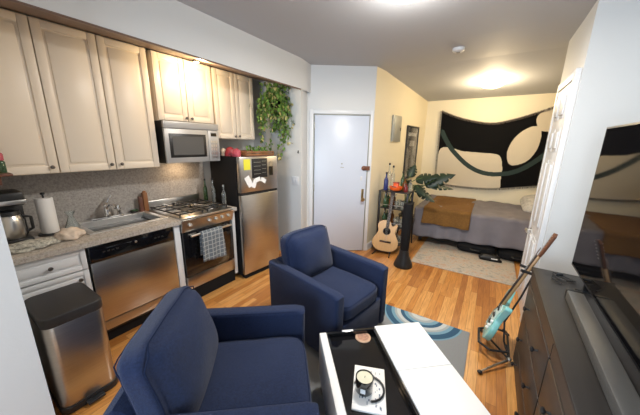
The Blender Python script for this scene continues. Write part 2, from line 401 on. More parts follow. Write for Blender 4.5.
upper('upper_cabinet', 'tall cream two-door wall cabinet above the sink', .627, 1.355, 1.39, ZT, [(.627, .99, .955, 1.44), (.993, 1.355, 1.03, 1.44)])
upper('upper_cabinet', 'short cream two-door cabinet directly above the microwave', 1.395, 2.01, 1.835, ZT, [(1.395, 1.70, 1.672, 1.875), (1.703, 2.01, 1.732, 1.875)])
upper('upper_cabinet', 'cream two-door wall cabinet above the refrigerator', 2.03, 2.625, 1.675, ZT, [(2.03, 2.325, 2.298, 1.715), (2.328, 2.625, 2.355, 1.715)])

# base cabinet left of dishwasher
t = thing('base_cabinet', 'white drawer base cabinet under the counter behind the trash can', 'cabinet')
bx('body', M['trim'], t, XK+.002, -2.475, YS+.002, .606, .10, .868); bx('toe_kick', M['black_matte'], t, XK+.05, -2.53, YS+.002, .606, .002, .10)
for z0, z1 in ((.70, .862), (.41, .695), (.11, .405)):
    door_front(t, YS+.01, .602, z0, z1, -2.473, knob=(.40, (z0+z1)/2) if z0 > .6 else (.54, z1-.06), name='drawer', m=M['trim'], fr=.035)
# filler panels
for (y0, y1, lab) in ((1.262, 1.318, 'narrow white filler cabinet between dishwasher and stove'), (1.935, 1.975, 'narrow white side panel right of the stove')):
    t = thing('filler_cabinet', lab, 'panel'); bx('body', M['trim'], t, XK+.002, -2.45, y0, y1, .08, .868, bev=.002); bx('toe_kick', M['black_matte'], t, XK+.05, -2.51, y0, y1, .002, .08)
# countertop with sink cut-out
SX0, SX1, SY0, SY1 = -3.03, -2.60, .70, 1.27
b = B(); xa = XK+.013; xb = -2.415
b.box(xa, xb, YS+.002, SY0, .87, .91); b.box(xa, xb, SY1, 1.322, .87, .91); b.box(xa, SX0, SY0, SY1, .87, .91); b.box(SX1, xb, SY0, SY1, .87, .91)
tag(b.obj('countertop', M['counter'], sharp=20), 'speckled beige stone countertop around the sink', 'countertop')
tag(bx('countertop', M['counter'], None, xa, xb, 1.931, 1.985, .87, .91, bev=.002), 'narrow stone countertop strip between stove and refrigerator', 'countertop')
# sink
t = thing('kitchen_sink', 'stainless steel drop-in sink set in the counter', 'sink', (0, 0, 0))
b = B()
for a in ((SX0-.04, SX1+.02, SY0-.02, SY0+.025), (SX0-.04, SX1+.02, SY1-.025, SY1+.02), (SX0-.04, SX0+.05, SY0+.025, SY1-.025), (SX1-.025, SX1+.02, SY0+.025, SY1-.025)): b.box(*a, .911, .921, bev=.003)
b.obj('rim', M['sink'], t)
b = B(); x0, x1, y0, y1 = SX0+.05, SX1-.025, SY0+.025, SY1-.025
b.box(x0-.004, x1+.004, y0-.004, y1+.004, .745, .75); b.box(x0-.004, x0, y0, y1, .75, .912); b.box(x1, x1+.004, y0, y1, .75, .912); b.box(x0, x1, y0-.004, y0, .75, .912); b.box(x0, x1, y1, y1+.004, .75, .912)
b.obj('basin', M['sink'], t)
B().lathe([(0, 0), (.04, 0), (.042, .003), (.03, .004), (0, .002)], ((x0+x1)/2, (y0+y1)/2, .751)).obj('drain', M['chrome'], t)
# faucet
t = thing('faucet', 'small chrome faucet behind the sink', 'faucet', (-3.005, .95, .921))
t.scale = (1.25, 1.25, 1.25)
b = B(); b.box(-.022, .022, -.10, .10, 0, .012, bev=.004); b.lathe([(.024, 0), (.022, .05), (.020, .075), (.012, .085)], (0, 0, .01)); b.tube([(0, 0, .06), (.03, 0, .10), (.09, 0, .125), (.15, 0, .12), (.165, 0, .10)], [.014, .013, .011, .010, .010]); b.obj('spout', M['chrome'], t)
b = B(); b.ball((0, 0, .098), .022); b.tube([(0, 0, .105), (-.01, .03, .15), (-.012, .045, .165)], [.009, .007, .009]); b.obj('handle', M['chrome'], t)
b = B(); b.lathe([(.014, 0), (.012, .03), (.015, .05), (.008, .075), (0, .08)], (0, .075, .0118)); b.obj('sprayer', M['chrome'], t)
# under-cabinet small items behind the sink
t = thing('soap_dish', 'small dark soap dish with sponge behind the sink corner', 'dish', (-3.045, 1.19, .919))
B().lathe([(0, 0), (.03, 0), (.038, .018), (.034, .018), (.028, .006), (0, .005)]).obj('dish', M['black'], t)
B().box(-.022, .022, -.028, .028, .008, .030, bev=.004).obj('sponge', M['glass_green'], t)

# dishwasher
t = thing('dishwasher', 'stainless steel dishwasher with a black control panel under the counter', 'dishwasher')
bx('body', M['black'], t, XK+.05, -2.475, .612, 1.258, .10, .866)
bx('door', M['steel'], t, -2.474, -2.45, .618, 1.253, .215, .722, bev=.004)
cp = bx('control_panel', M['black_gloss'], t, -2.474, -2.446, .618, 1.253, .727, .864, bev=.006)
b = B(); b.ball((-2.4445, .935, .81), .009, (.2, 1, 1)); b.obj('badge', M['steel_h'], cp)
for y in (.70, .73, .76, .79, 1.08, 1.11, 1.14): bx('button', M['dark_grey'], cp, -2.447, -2.4445, y, y+.018, .79, .80)
bx('kick_panel', M['steel'], t, -2.476, -2.458, .618, 1.253, .125, .207, bev=.003); bx('toe_kick', M['black_matte'], t, XK+.05, -2.50, .618, 1.253, .002, .12)

# stove
y0, y1 = 1.325, 1.925
t = thing('gas_stove', 'stainless gas range with black oven door beside the refrigerator', 'stove')
bx('body', M['black'], t, XK+.03, -2.475, y0, y1, .10, .895)
bx('cooktop', M['steel_h'], t, XK+.03, -2.415, y0, y1, .895, .918, bev=.005)
b = B(); b.box(XK+.03, XK+.065, y0, y1-.0, .915, 1.01, bev=.006); b.obj('back_guard', M['steel_h'], t)
b = B(); b.prism([(-2.475, .775), (-2.43, .775), (-2.405, .89), (-2.475, .89)], y0, y1, mw=Matrix(((1, 0, 0, 0), (0, 0, 1, 0), (0, 1, 0, 0), (0, 0, 0, 1)))); b.recalc = True; cpn = b.obj('control_panel', M['steel'], t)
for y in (1.405, 1.62, 1.70, 1.78, 1.86):
    B().lathe([(0, 0), (.019, 0), (.017, .018), (.013, .022), (0, .022)], mw=Matrix.Translation((-2.417, y, .84)) @ Matrix.Rotation(R(80), 4, 'Y'), seg=14).obj('knob', M['steel_h'], cpn)
od = bx('oven_door', M['black_gloss'], t, -2.474, -2.43, y0+.005, y1-.005, .30, .77, bev=.005)
bx('window', M['black_gloss'], od, -2.4305, -2.4285, y0+.09, y1-.09, .40, .66)
b = B(); b.cyl((-2.385, y0+.06, .735), (-2.385, y1-.06, .735), .011); b.cyl((-2.43, y0+.08, .735), (-2.385, y0+.08, .735), .008); b.cyl((-2.43, y1-.08, .735), (-2.385, y1-.08, .735), .008); b.obj('handle', M['steel_h'], od)
bx('broiler_drawer', M['steel'], t, -2.474, -2.43, y0+.005, y1-.005, .155, .292, bev=.004)
bx('toe_kick', M['black_matte'], t, XK+.05, -2.45, y0, y1, .002, .15)
for i, (x, y) in enumerate(((-2.90, 1.47), (-2.90, 1.77), (-2.60, 1.47), (-2.60, 1.77))):
    b = B(); b.lathe([(0, 0), (.05, 0), (.045, .010), (.03, .012), (.03, .018), (0, .02)], (x, y, .918)); b.obj('burner', M['steel_h'], t)
for yy in (1.47, 1.77):
    b = B()
    for dx in (0, ):
        for x in (-3.0, -2.90, -2.75, -2.60, -2.50): b.box(x-.006, x+.006, yy-.125, yy+.125, .938, .950, bev=.002)
        for y in (yy-.125, yy, yy+.125): b.box(-3.03, -2.47, y-.006, y+.006, .938, .950, bev=.002)
        for x in (-3.02, -2.48):
            for y in (yy-.12, yy+.12): b.box(x-.006, x+.006, y-.006, y+.006, .918, .945)
    b.obj('grate', M['black'], t)
# dish towel over oven handle
b = B(); nu, nv = 14, 24; V = []; Fc = []
for j in range(nv+1):
    s = j/nv
    for i in range(nu+1):
        u = i/nu; y = 1.475+(.25+.03*s)*u+.010*math.sin(s*3+u*4)
        if s < .4:   zz = .50+.243*(s/.4); xx = -2.400
        elif s < .5: a = PI*(s-.4)/.1; zz = .743+.014*math.sin(a); xx = -2.385-.015*math.cos(a)
        else:        zz = .743-.31*((s-.5)/.5); xx = -2.370
        amp = .006*min(1, abs(s-.45)*3); xx += amp*math.sin(u*14+1)+(.004 if s > .5 else 0)
        V.append((xx, y, zz-(.03*u if s > .9 else 0)))
for j in range(nv):
    for i in range(nu): a = j*(nu+1)+i; Fc.append((a, a+1, a+nu+2, a+nu+1))
b.raw(V, Fc); o = tag(b.obj('dish_towel', M['plaid']), 'grey plaid dish towel hanging on the oven handle', 'towel')
sm = o.modifiers.new('s', 'SOLIDIFY'); sm.thickness = .003

# microwave
t = thing('microwave', 'silver over-the-range microwave mounted under the short cabinet', 'microwave')
bx('body', M['black'], t, XK+.002, -2.705, 1.395, 2.005, 1.425, 1.832)
xf = -2.705
b = B(); b.box(xf, xf+.03, 1.395, 2.005, 1.765, 1.832, bev=.004)
for k in range(4): b.box(xf+.028, xf+.034, 1.41, 1.99, 1.778+k*.012, 1.783+k*.012)
b.obj('vent_grille', M['microwave'], t)
md = bx('door', M['microwave'], t, xf, xf+.03, 1.395, 1.865, 1.427, 1.762, bev=.006)
b = B(); b.box(xf+.028, xf+.034, 1.435, 1.835, 1.48, 1.715, bev=.003); b.obj('window_frame', M['black'], md)
bx('window', mat('microwave_window', (.10, .10, .10), .25), md, xf+.034, xf+.036, 1.465, 1.80, 1.505, 1.69)
cp = bx('control_panel', M['microwave'], t, xf, xf+.03, 1.868, 2.005, 1.427, 1.762, bev=.006)
bx('display', M['black_gloss'], cp, xf+.029, xf+.032, 1.90, 1.97, 1.70, 1.735)
for k in range(5):
    for j in range(3): bx('button', M['steel_h'], cp, xf+.029, xf+.0315, 1.897+j*.028, 1.915+j*.028, 1.46+k*.042, 1.485+k*.042)

# refrigerator
FW, FD = .56, .62
fr = thing('refrigerator', 'stainless top-freezer refrigerator with black sides', 'refrigerator', (-2.345, 1.995, 0), (0, 0, R(-6)))
bx('body', M['black_matte'], fr, -FD, -.065, 0.0, FW, .03, 1.475, bev=.004)
fd = bx('freezer_door', M['steel'], fr, -.06, 0, 0.0, FW, 1.075, 1.483, bev=.012)
rd = bx('fridge_door', M['steel'], fr, -.06, 0, 0.0, FW, .06, 1.045, bev=.012)
bx('handle_recess', M['black'], fr, -.058, -.012, .005, FW-.005, 1.045, 1.075)
bx('toe_grille', M['black_matte'], fr, -.09, -.02, .02, FW-.02, .003, .055)
def on_fridge(y0, y1, z0, z1, m, name, label, cat, rx=0, group=None, x=.0015):
    b = B(); b.box(-.0012, .0012, -(y1-y0)/2, (y1-y0)/2, -(z1-z0)/2, (z1-z0)/2)
    o = b.obj(name, m); o.matrix_world = fr.matrix_basis @ Matrix.Translation((x, (y0+y1)/2, (z0+z1)/2)) @ Matrix.Rotation(rx, 4, 'X')
    return tag(o, label, cat, group)
bpy.context.view_layer.update()
on_fridge(.055, .145, 1.335, 1.455, M['yellow'], 'sticky_note', 'yellow note stuck high on the freezer door', 'note')
cal = thing('calendar_board', 'black calendar board on the freezer door', 'board'); cal.matrix_world = fr.matrix_basis.copy()
bx('board', M['black'], cal, .0005, .006, .165, .39, 1.235, 1.46, bev=.002)
b = B(); 
for k in range(4): b.box(.006, .0075, .19, .29, 1.28+k*.045, 1.284+k*.045); b.box(.006, .0075, .31, .37, 1.29+k*.045, 1.294+k*.045)
b.obj('chalk_lines', M['elec'], cal)
for k, (y, z, w, h, a, l2) in enumerate(((.115, 1.20, .07, .13, .5, 'white photo strip tilted at the left end of the freezer door papers'), (.19, 1.17, .05, .10, -.4, 'small spotted paper hanging low below the calendar board'), (.24, 1.215, .07, .05, .2, 'small white paper touching the calendar board bottom'), (.32, 1.20, .08, .05, -.5, 'white torn paper under the right of the calendar board'))):
    on_fridge(y-w/2, y+w/2, z-h/2, z+h/2, M['paper'], 'paper_note', l2, 'paper', a, x=.003+.002*k)
on_fridge(.425, .475, 1.25, 1.36, M['black_gloss'], 'magnet', 'dark rectangular magnet clip right of the calendar board', 'magnet', x=.006)
on_fridge(.43, .47, 1.37, 1.42, M['steel_h'], 'magnet', 'small silver magnet above the dark clip', 'magnet', x=.004)

# ------------------------------------------------------------------ things on the kitchen counter
t = thing('coffee_maker', 'black and steel drip coffee maker at the left end of the counter', 'coffee maker', (-2.84, .325, .912), (0, 0, R(0)))
b = B(); b.box(-.11, .11, -.085, .085, 0, .035, bev=.01); b.box(-.11, -.02, -.085, .085, .035, .30, bev=.01); b.box(-.11, .11, -.085, .085, .275, .37, bev=.015); b.obj('body', M['black'], t)
bx('trim_band', M['steel_h'], t, .10, .114, -.087, .087, .285, .315, bev=.003)
c_ = B().lathe([(0, 0), (.056, 0), (.066, .03), (.066, .12), (.054, .165), (.05, .17), (0, .17)], (.035, 0, .038), seg=24).obj('carafe', M['steel_h'], t)
b = B(); b.lathe([(0, 0), (.06, 0), (.055, .025), (0, .03)], (.035, 0, .208)); b.obj('lid', M['black'], c_)
b = B(); b.tube([(.04, .060, .19), (.045, .100, .175), (.045, .100, .09), (.04, .064, .07)], .010); b.obj('handle', M['black'], c_)
t = thing('paper_towel_holder', 'white paper towel roll standing between coffee maker and sink', 'paper towels', (-2.87, .525, .912))
B().lathe([(0, 0), (.075, 0), (.072, .010), (0, .012)]).obj('base', M['black'], t)
B().lathe([(.018, .0), (.050, 0), (.052, .004), (.052, .272), (.050, .276), (.018, .276)], (0, 0, .013), seg=28).obj('paper_roll', M['paper'], t)
B().lathe([(0, 0), (.006, 0), (.006, .30), (.014, .305), (.012, .318), (0, .32)], (0, 0, .012), seg=12).obj('rod', M['black'], t)
# folded cloth & pouch
def lump(name, m, c, sx, sy, sz, label, cat, rot=0, seed=0, amp=.35):
    t_ = bmesh.new(); bmesh.ops.create_icosphere(t_, subdivisions=4, radius=1)
    for v in t_.verts:
        p = v.co; d = 1+amp*noise.noise(p*2.2+Vector((seed, 3, 1)))+.12*noise.noise(p*7+Vector((seed, 0, 0)))
        z = max(p.z, -.25)*d
        v.co = Vector((p.x*d*sx, p.y*d*sy, (z+.25)*sz))
    zmin = min(v.co.z for v in t_.verts)
    for v in t_.verts: v.co.z -= zmin
    b = B(); b._add(t_); o = b.obj(name, m, loc=c, sharp=80); o.rotation_euler.z = rot
    return tag(o, label, cat)
lump('kitchen_cloth', M['cloth'], (-2.60, .37, .912), .085, .145, .035, 'crumpled patterned kitchen cloth at the counter edge', 'cloth', .1, 3)
lump('oven_mitt', M['pouch'], (-2.63, .575, .912), .085, .085, .06, 'tan cloth oven mitt beside the sink', 'mitt', .4, 9, .25)
t = thing('glass_carafe', 'clear glass cone carafe behind the tan oven mitt', 'carafe', (-2.90, .665, .912))
B().lathe([(.0, 0), (.05, 0), (.052, .01), (.018, .10), (.018, .115), (.035, .15), (.033, .15), (.015, .115), (.015, .10), (.047, .012), (0, .008)], seg=24).obj('body', M['glass'], t)
t = thing('knife_block', 'wooden block with two upright brown boards behind the stove corner', 'board', (-3.035, 1.342, .912))
bx('block', M['wood'], t, -.02, .02, -.062, -.017, 0, .20, bev=.006); b = B(); b.box(-.01, .02, -.105, -.066, 0, .165, bev=.006); b.obj('block', M['redwood'], t); B().ball((0, -.04, .205), .018, (.8, 1, .8)).obj('handle', M['wood'], t)
def bottle(name, label, loc, h, r, m, cap=None, neck=.35, group=None, cat='bottle', capm=None):
    t = thing(name, label, cat, loc, group=group)
    B().lathe([(0, 0), (r*.95, 0), (r, h*.03), (r, h*.55), (r*.85, h*.63), (r*neck, h*.74), (r*neck, h*.97), (0, h*.97)], seg=18).obj('body', m, t)
    B().lathe([(0, 0), (r*neck*1.25, 0), (r*neck*1.25, h*.09), (0, h*.09)], (0, 0, h*.93), seg=14).obj('cap', capm or M['black'], t)
    return t
bottle('glass_bottle', 'tall clear bottle standing at the right rear of the stove', (-2.80, 1.958, .912), .30, .026, M['glass'])
bottle('glass_bottle', 'short clear bottle on the stone strip next to the refrigerator', (-2.60, 1.958, .912), .24, .024, M['glass'], capm=M['steel_h'])
bottle('glass_bottle', 'dark oil bottle behind the stove on the narrow strip', (-2.95, 1.958, .912), .28, .024, M['glass_green'])
t = thing('range_pan_rest', 'silver spoon rest lying on the left burner grate', 'spoon rest', (-2.72, 1.62, .951), (0, 0, .5))
B().lathe([(0, 0), (.035, 0), (.05, .012), (.047, .013), (.033, .003), (0, .003)]).obj('bowl', M['chrome'], t)
b = B(); b.tube([(.045, 0, .011), (.12, .0, .016), (.20, .0, .012)], [.006, .005, .008]); b.obj('handle', M['chrome'], t)
t['label'] = 'silver spoon rest with handle lying on the stove grates'; t.name = 'spoon_rest'
# spice shelf at the kitchen end wall
t = thing('spice_shelf', 'small wooden shelf with jars on the end wall by the wall cabinet', 'shelf', (-2.50, YS, 1.42))
bx('board', M['redwood'], t, -.17, .08, .001, .150, 0, .016, bev=.003); b = B(); b.box(-.16, -.145, .001, .10, -.05, 0); b.box(.055, .07, .001, .10, -.05, 0); b.obj('bracket', M['redwood'], t)
for k, (x, m1, l2) in enumerate(((.04, M['glass_green'], 'red-lidded green spice jar at the open end of the shelf'), (-.04, M['amber'], 'red-lidded amber spice jar in the middle of the shelf'), (-.12, M['black'], 'red-lidded dark spice jar deepest on the shelf'))):
    q = thing('spice_jar', l2, 'jar', (-2.53+x, YS+.118, 1.437), group=None)
    B().lathe([(0, 0), (.020, 0), (.022, .01), (.022, .065), (.016, .075), (0, .075)]).obj('glass', m1, q)
    B().lathe([(0, 0), (.020, 0), (.021, .035), (.016, .045), (0, .045)], (0, 0, .0755)).obj('lid', M['pink'], q)

# on top of the refrigerator
def at_f(x, y, z): return tuple(fr.matrix_basis @ Vector((x, y, z)))
t = thing('wooden_tray', 'reddish wooden slatted tray on top of the refrigerator', 'tray', at_f(-.26, .335, 1.479), (0, 0, R(-6)))
b = B(); b.box(-.22, .22, -.205, .205, 0, .012); b.obj('bottom', M['redwood'], t)
b = B()
for z in (.014, .042): b.box(.212, .224, -.205, .205, z, z+.020, bev=.002); b.box(-.224, -.212, -.205, .205, z, z+.020, bev=.002); b.box(-.212, .212, -.207, -.195, z, z+.020, bev=.002); b.box(-.212, .212, .195, .207, z, z+.020, bev=.002)
for x_ in (-.2, 0, .2): b.box(.208, .216, x_-.012, x_+.012, .010, .060) if x_ else b.box(.208, .216, -.012, .012, .010, .060)
b.obj('slat', M['wood'], t)
for (x, y, r, m_, lab) in ((-.12, .055, .048, M['pink'], 'pinkish red round bag on the refrigerator left of the tray'), (-.27, .065, .055, M['red'], 'red round packet behind the pinkish bag on the refrigerator'), (-.40, .06, .045, M['pouch'], 'small tan packet deepest on the refrigerator top')):
    o = lump('food_packet', m_, at_f(x, y, 1.479), r, r*.9, r*1.5, lab, 'packet', 0, int(x*100), .2)
def leafs(b, c, n, rad, size, rnd, mats, flat=.6):
    for k in range(n):
        p = Vector(c)+Vector((rnd.uniform(-1, 1)*rad[0], rnd.uniform(-1, 1)*rad[1], rnd.uniform(-1, 1)*rad[2]))
        leaf1(b, p, size*rnd.uniform(.7, 1.2), rnd, mats)
def leaf1(b, p, s, rnd, mats, direc=None):
    b.use(mats[0] if rnd.random() < .8 else mats[-1])
    mw = Matrix.Translation(p) @ Matrix.Rotation(rnd.uniform(0, 2*PI), 4, 'Z') @ Matrix.Rotation(rnd.uniform(.3, 1.4), 4, 'Y') @ Matrix.Rotation(rnd.uniform(-.4, .4), 4, 'X')
    V = [(0, 0, 0), (.25*s, .40*s, .02*s), (.62*s, .34*s, -.03*s), (1.1*s, 0, -.14*s), (.62*s, -.34*s, -.03*s), (.25*s, -.40*s, .02*s), (.45*s, 0, -.07*s), (-.08*s, .22*s, 0), (-.08*s, -.22*s, 0)]
    b.raw(V, [(0, 7, 1, 6), (1, 2, 6), (2, 3, 6), (3, 4, 6), (4, 5, 6), (5, 8, 0, 6)], mw)
rnd = random.Random(3)
t = thing('potted_plant', 'low green leafy plant in the wooden tray above the refrigerator', 'plant', at_f(-.14, .36, 1.490))
B().lathe([(0, 0), (.045, 0), (.055, .05), (.05, .05), (0, .045)]).obj('pot', M['pot'], t)
b = B(); leafs(b, (0, 0, .085), 60, (.09, .13, .035), .035, rnd, (M['leaf'], M['leaf'])); b.obj('foliage', None, t)
# hanging ivy
t = thing('hanging_ivy', 'trailing green ivy hanging from the soffit above the refrigerator', 'plant', (-2.50, 2.77, 2.30))
b = B(); b.lathe([(0, 0), (.05, 0), (.075, .08), (.08, .085), (.07, .085), (0, .075)], (0, 0, -.22), seg=20); b.obj('pot', M['black_matte'], t)
b = B(); [b.tube([(.07*math.cos(a), .07*math.sin(a), -.14), (0, 0, .085)], .002, 5) for a in (0, 2.1, 4.2)]; b.obj('hanger', M['black'], t)
bs = B().use(M['stem']); bf = B()
for k in range(34):
    a = rnd.uniform(0, 2*PI); r0 = rnd.uniform(.03, .10); x, y = r0*math.cos(a), r0*math.sin(a)*1.0
    L = rnd.uniform(.25, .62) if k > 3 else rnd.uniform(.62, .78)
    z = -.10+rnd.uniform(0, .1); ox, oy = math.cos(a)*rnd.uniform(.03, .16), math.sin(a)*rnd.uniform(.04, .16)
    pts = []; S = 14
    for i in range(S+1):
        s = i/S; pp = Vector((x+ox*math.sin(min(1, s*2)*PI/2)+.02*math.sin(s*9+k), y+oy*math.sin(min(1, s*2)*PI/2)+.02*math.cos(s*8+k), z+.08*math.sin(s*PI*.6)*(1-s)-L*s))
        pp.y = min(pp.y, .145); pp.x = max(-.25, pp.x); pts.append(pp)
        if rnd.random() < .95:
            for _ in range(2): 
                q_ = pp+Vector((rnd.uniform(-.03, .03), rnd.uniform(-.03, .03), rnd.uniform(-.02, .02))); q_.y = min(q_.y, .13)
                leaf1(bf, q_, rnd.uniform(.030, .050), rnd, (M['leaf'], M['leaf_y']) if s < .75 else (M['leaf'], M['leaf_y'], M['leaf_y']))
    bs.tube(pts, .002, 4)
leafs(bf, (0, 0, .0), 170, (.16, .14, .10), .042, rnd, (M['leaf'], M['leaf_y']))
bf.obj('foliage', None, t, sharp=10); bs.obj('vine', M['stem'], t)
# switch plates on the wall beside the fridge
def plate(name, label, cat, mw_, w=.07, h=.115, n=1, m=None):
    t = thing(name, label, cat); t.matrix_world = mw_
    b = B(); b.box(-w/2, w/2, -.006, 0, -h/2, h/2, bev=.002); b.obj('plate', m or M['trim'], t)
    for k in range(n): bx('toggle', M['steel_h'] if False else M['trim'], t, -.008+(k-(n-1)/2)*.045, .008+(k-(n-1)/2)*.045, -.011, -.005, -.02, .02, bev=.002)
    return t
plate('light_switch', 'white double light switch on the wall beside the refrigerator', 'switch', Matrix.Translation((-2.30, YF-.001, 1.13)), .115, .115, 2)
t = thing('wall_hook', 'tiny dark hook high on the wall right of the refrigerator', 'hook', (-2.245, YF-.001, 1.525)); b = B(); b.box(-.008, .008, -.006, 0, -.02, .02, bev=.002); b.tube([(0, -.005, -.005), (0, -.02, -.012), (0, -.022, .004)], .003); b.obj('hook', M['black'], t)

# ------------------------------------------------------------------ trash can
t = thing('trash_can', 'tall steel step trash can with a black lid beside the counter', 'trash can', (-2.150, .368, 0))
def rrect(x0, x1, y0, y1, r, k=6):
    P = []
    for cx, cy, a0 in ((x1-r, y1-r, 0), (x0+r, y1-r, PI/2), (x0+r, y0+r, PI), (x1-r, y0+r, 3*PI/2)):
        for i in range(k+1): a = a0+PI/2*i/k; P.append((cx+r*math.cos(a), cy+r*math.sin(a)))
    return P
B().prism(rrect(-.185, .190, -.135, .150, .05), .045, .60, bev=.004).obj('body', M['steel'], t)
B().prism(rrect(-.20, .195, -.138, .153, .05), .60, .665, bev=.008, seg=3).obj('lid', M['dark_grey'], t)
B().prism(rrect(-.192, .196, -.14, .155, .05), .002, .05, bev=.006).obj('base', M['black'], t)
b = B(); b.box(.185, .235, -.03, .06, .015, .032, bev=.006); b.obj('pedal', M['black'], t)
b = B(); b.box(-.21, -.188, -.10, .12, .04, .62, bev=.006); b.obj('back_hinge_cover', M['black'], t)

# ------------------------------------------------------------------ armchairs
def make_chair(label, loc, rz, seed, W, D):
    AW = .095                                  # local: front = +x
    t = thing('armchair', label, 'armchair', loc, (0, 0, rz))
    h = W/2
    b = B(); b.box(-D/2+.06, D/2-.012, -h+AW-.004, h-AW+.004, .05, .315, bev=.012); b.obj('seat_base', M['denim'], t)
    for s in (-1, 1):
        b = B(); ya, yb = (h-AW, h) if s > 0 else (-h, -h+AW)
        mw = Matrix(((1, 0, 0, 0), (0, 0, 1, 0), (0, 1, 0, 0), (0, 0, 0, 1)))
        b.prism([(-D/2, .05), (D/2-.005, .05), (D/2, .585), (D/2-.05, .60), (-D/2-.02, .62)], ya, yb, bev=.026, mw=mw, seg=4)
        b.recalc = True
        o = b.obj('armrest', M['denim'], t)
        q = B(); yy = [ya+.009, yb-.009]
        for y in yy: q.tube([(-D/2+.02, y, .611), (D/2-.055, y, .593), (D/2-.012, y, .576), (D/2-.008, y, .10)], .0026, 6)
        q.obj('piping', M['denim_dark'], o)
    b = B(); mw = Matrix(((1, 0, 0, 0), (0, 0, 1, 0), (0, 1, 0, 0), (0, 0, 0, 1)))
    b.prism([(-D/2+.02, .05), (-D/2+.13, .05), (-D/2+.13, .58), (-D/2-.01, .625), (-D/2-.05, .60)], -h+.10, h-.10, bev=.02, mw=mw, seg=3); b.recalc = True; b.obj('backrest', M['denim'], t)
    b = B(); b.cushion((.075, 0, .385), (D-.16, W-2*AW-.004, .165), bulge=.12, nseg=12, pw=.12, wr=.006, seed=seed); o = b.obj('seat_cushion', M['denim'], t, sharp=80)
    q = B()
    for zp in (.80, -.80):
        loop = [(math.copysign(min(1, abs(1.25*math.cos(2*PI*k/72))), math.cos(2*PI*k/72)), math.copysign(min(1, abs(1.25*math.sin(2*PI*k/72))), math.sin(2*PI*k/72)), zp) for k in range(73)]
        q.tube([cush_pt(Vector(p_), (D-.16, W-2*AW-.004, .165), .12, .12, .006, seed)+Vector((.075, 0, .385)) for p_ in loop], .0026, 6)
    q.obj('piping', M['denim_dark'], o)
    lean = R(14)
    mw = Matrix.Translation((-.255, -.012, .635)) @ Matrix.Rotation(-lean, 4, 'Y') @ Matrix(((0, 0, 1, 0), (0, 1, 0, 0), (-1, 0, 0, 0), (0, 0, 0, 1)))
    b = B(); b.cushion((0, 0, 0), (.47, W-.185, .19), bulge=.60, nseg=16, pw=.35, wr=.012, seed=seed+5, mw=mw); o = b.obj('back_cushion', M['denim'], t, sharp=80)
    q = B(); w2 = (W-.225)/2*.975; hh = .46/2*.975
    for zp in (.80, -.80):
        loop = [(math.copysign(min(1, abs(1.25*math.cos(2*PI*k/72))), math.cos(2*PI*k/72)), math.copysign(min(1, abs(1.25*math.sin(2*PI*k/72))), math.sin(2*PI*k/72)), zp) for k in range(73)]
        q.tube([mw @ cush_pt(Vector(p_), (.47, W-.185, .19), .60, .35, .012, seed+5) for p_ in loop], .0028, 6)
    q.obj('piping', M['denim_dark'], o)
    for sx in (-1, 1):
        for sy in (-1, 1): b = B(); b.cyl((sx*(D/2-.07), sy*(h-.07), .002 if True else 0), (sx*(D/2-.07), sy*(h-.07), .055), .018, .024); b.obj('leg', M['black'], t)
    return t
make_chair('navy blue fabric armchair nearest the camera, its back to the dishwasher', (-.965, .715, .012), R(41), 1, .775, .78)
make_chair('navy blue fabric armchair in front of the refrigerator and entry door', (-1.075, 1.845, .012), R(-10), 2, .725, .77)

# ------------------------------------------------------------------ coffee table
TA = R(-48.5)
ct = thing('coffee_table', 'white coffee table with a sunken black tray half', 'coffee table', (-.80, 1.265, .012), (0, 0, TA))
L = 1.10
b = B(); b.box(.0, L, .0, .045, .10, .42, bev=.004); b.obj('side_panel', M['white_gloss'], ct)
b = B(); b.box(.0, .018, .047, .66, .10, .395, bev=.002); b.box(L-.018, L, .047, .66, .10, .395, bev=.002); b.box(.018, L-.018, .62, .66, .10, .395); b.box(.018, L-.018, .047, .62, .10, .12); b.obj('body', M['black'], ct)
b = B(); b.box(.0, L, .047, .375, .375, .392); b.box(0, .02, .047, .375, .392, .425, bev=.003); b.box(L-.02, L, .047, .375, .392, .425, bev=.003); b.box(.02, L-.02, .047, .060, .392, .418); b.box(.02, L-.02, .362, .375, .392, .425, bev=.003)
tr = b.obj('tray', M['black_gloss'], ct)
bx('label_plate', M['white_gloss'], tr, .008, .018, .165, .235, .4245, .4265) if False else bx('grip_slot', M['white_gloss'], tr, .003, .017, .15, .225, .4245, .4268, bev=.0008)
b = B(); b.box(-.006, .36, .378, .70, .402, .43, bev=.003); b.box(.362, L+.01, .378, .70, .402, .43, bev=.003); b.obj('top_board', M['white_gloss'], ct)
for x in (.05, L-.05):
    for y in (.03, .63): bx('leg', M['black'], ct, x-.025, x+.025, y-.02, y+.02, 0, .10)
Tm = Matrix.Translation((-.80, 1.265, .012)) @ Matrix.Rotation(TA, 4, 'Z')
def on_t(u, v, z): return tuple(Tm @ Vector((u, v, z)))
# coaster
t = thing('coaster', 'round tan cork coaster at the far end of the black tray', 'coaster', (-.555, 1.415, .012+.3925))
B().lathe([(0, 0), (.050, 0), (.050, .006), (.047, .008), (0, .008)], seg=32).obj('disc', M['coaster'], t)
B().lathe([(.0, 0), (.034, 0), (.036, .0008), (0, .0008)], (0, 0, .0082), seg=28).obj('print', M['coaster'] if False else mat('coaster_print', (.50, .27, .18), .8, noise_amt=.4, noise_scale=90), t)
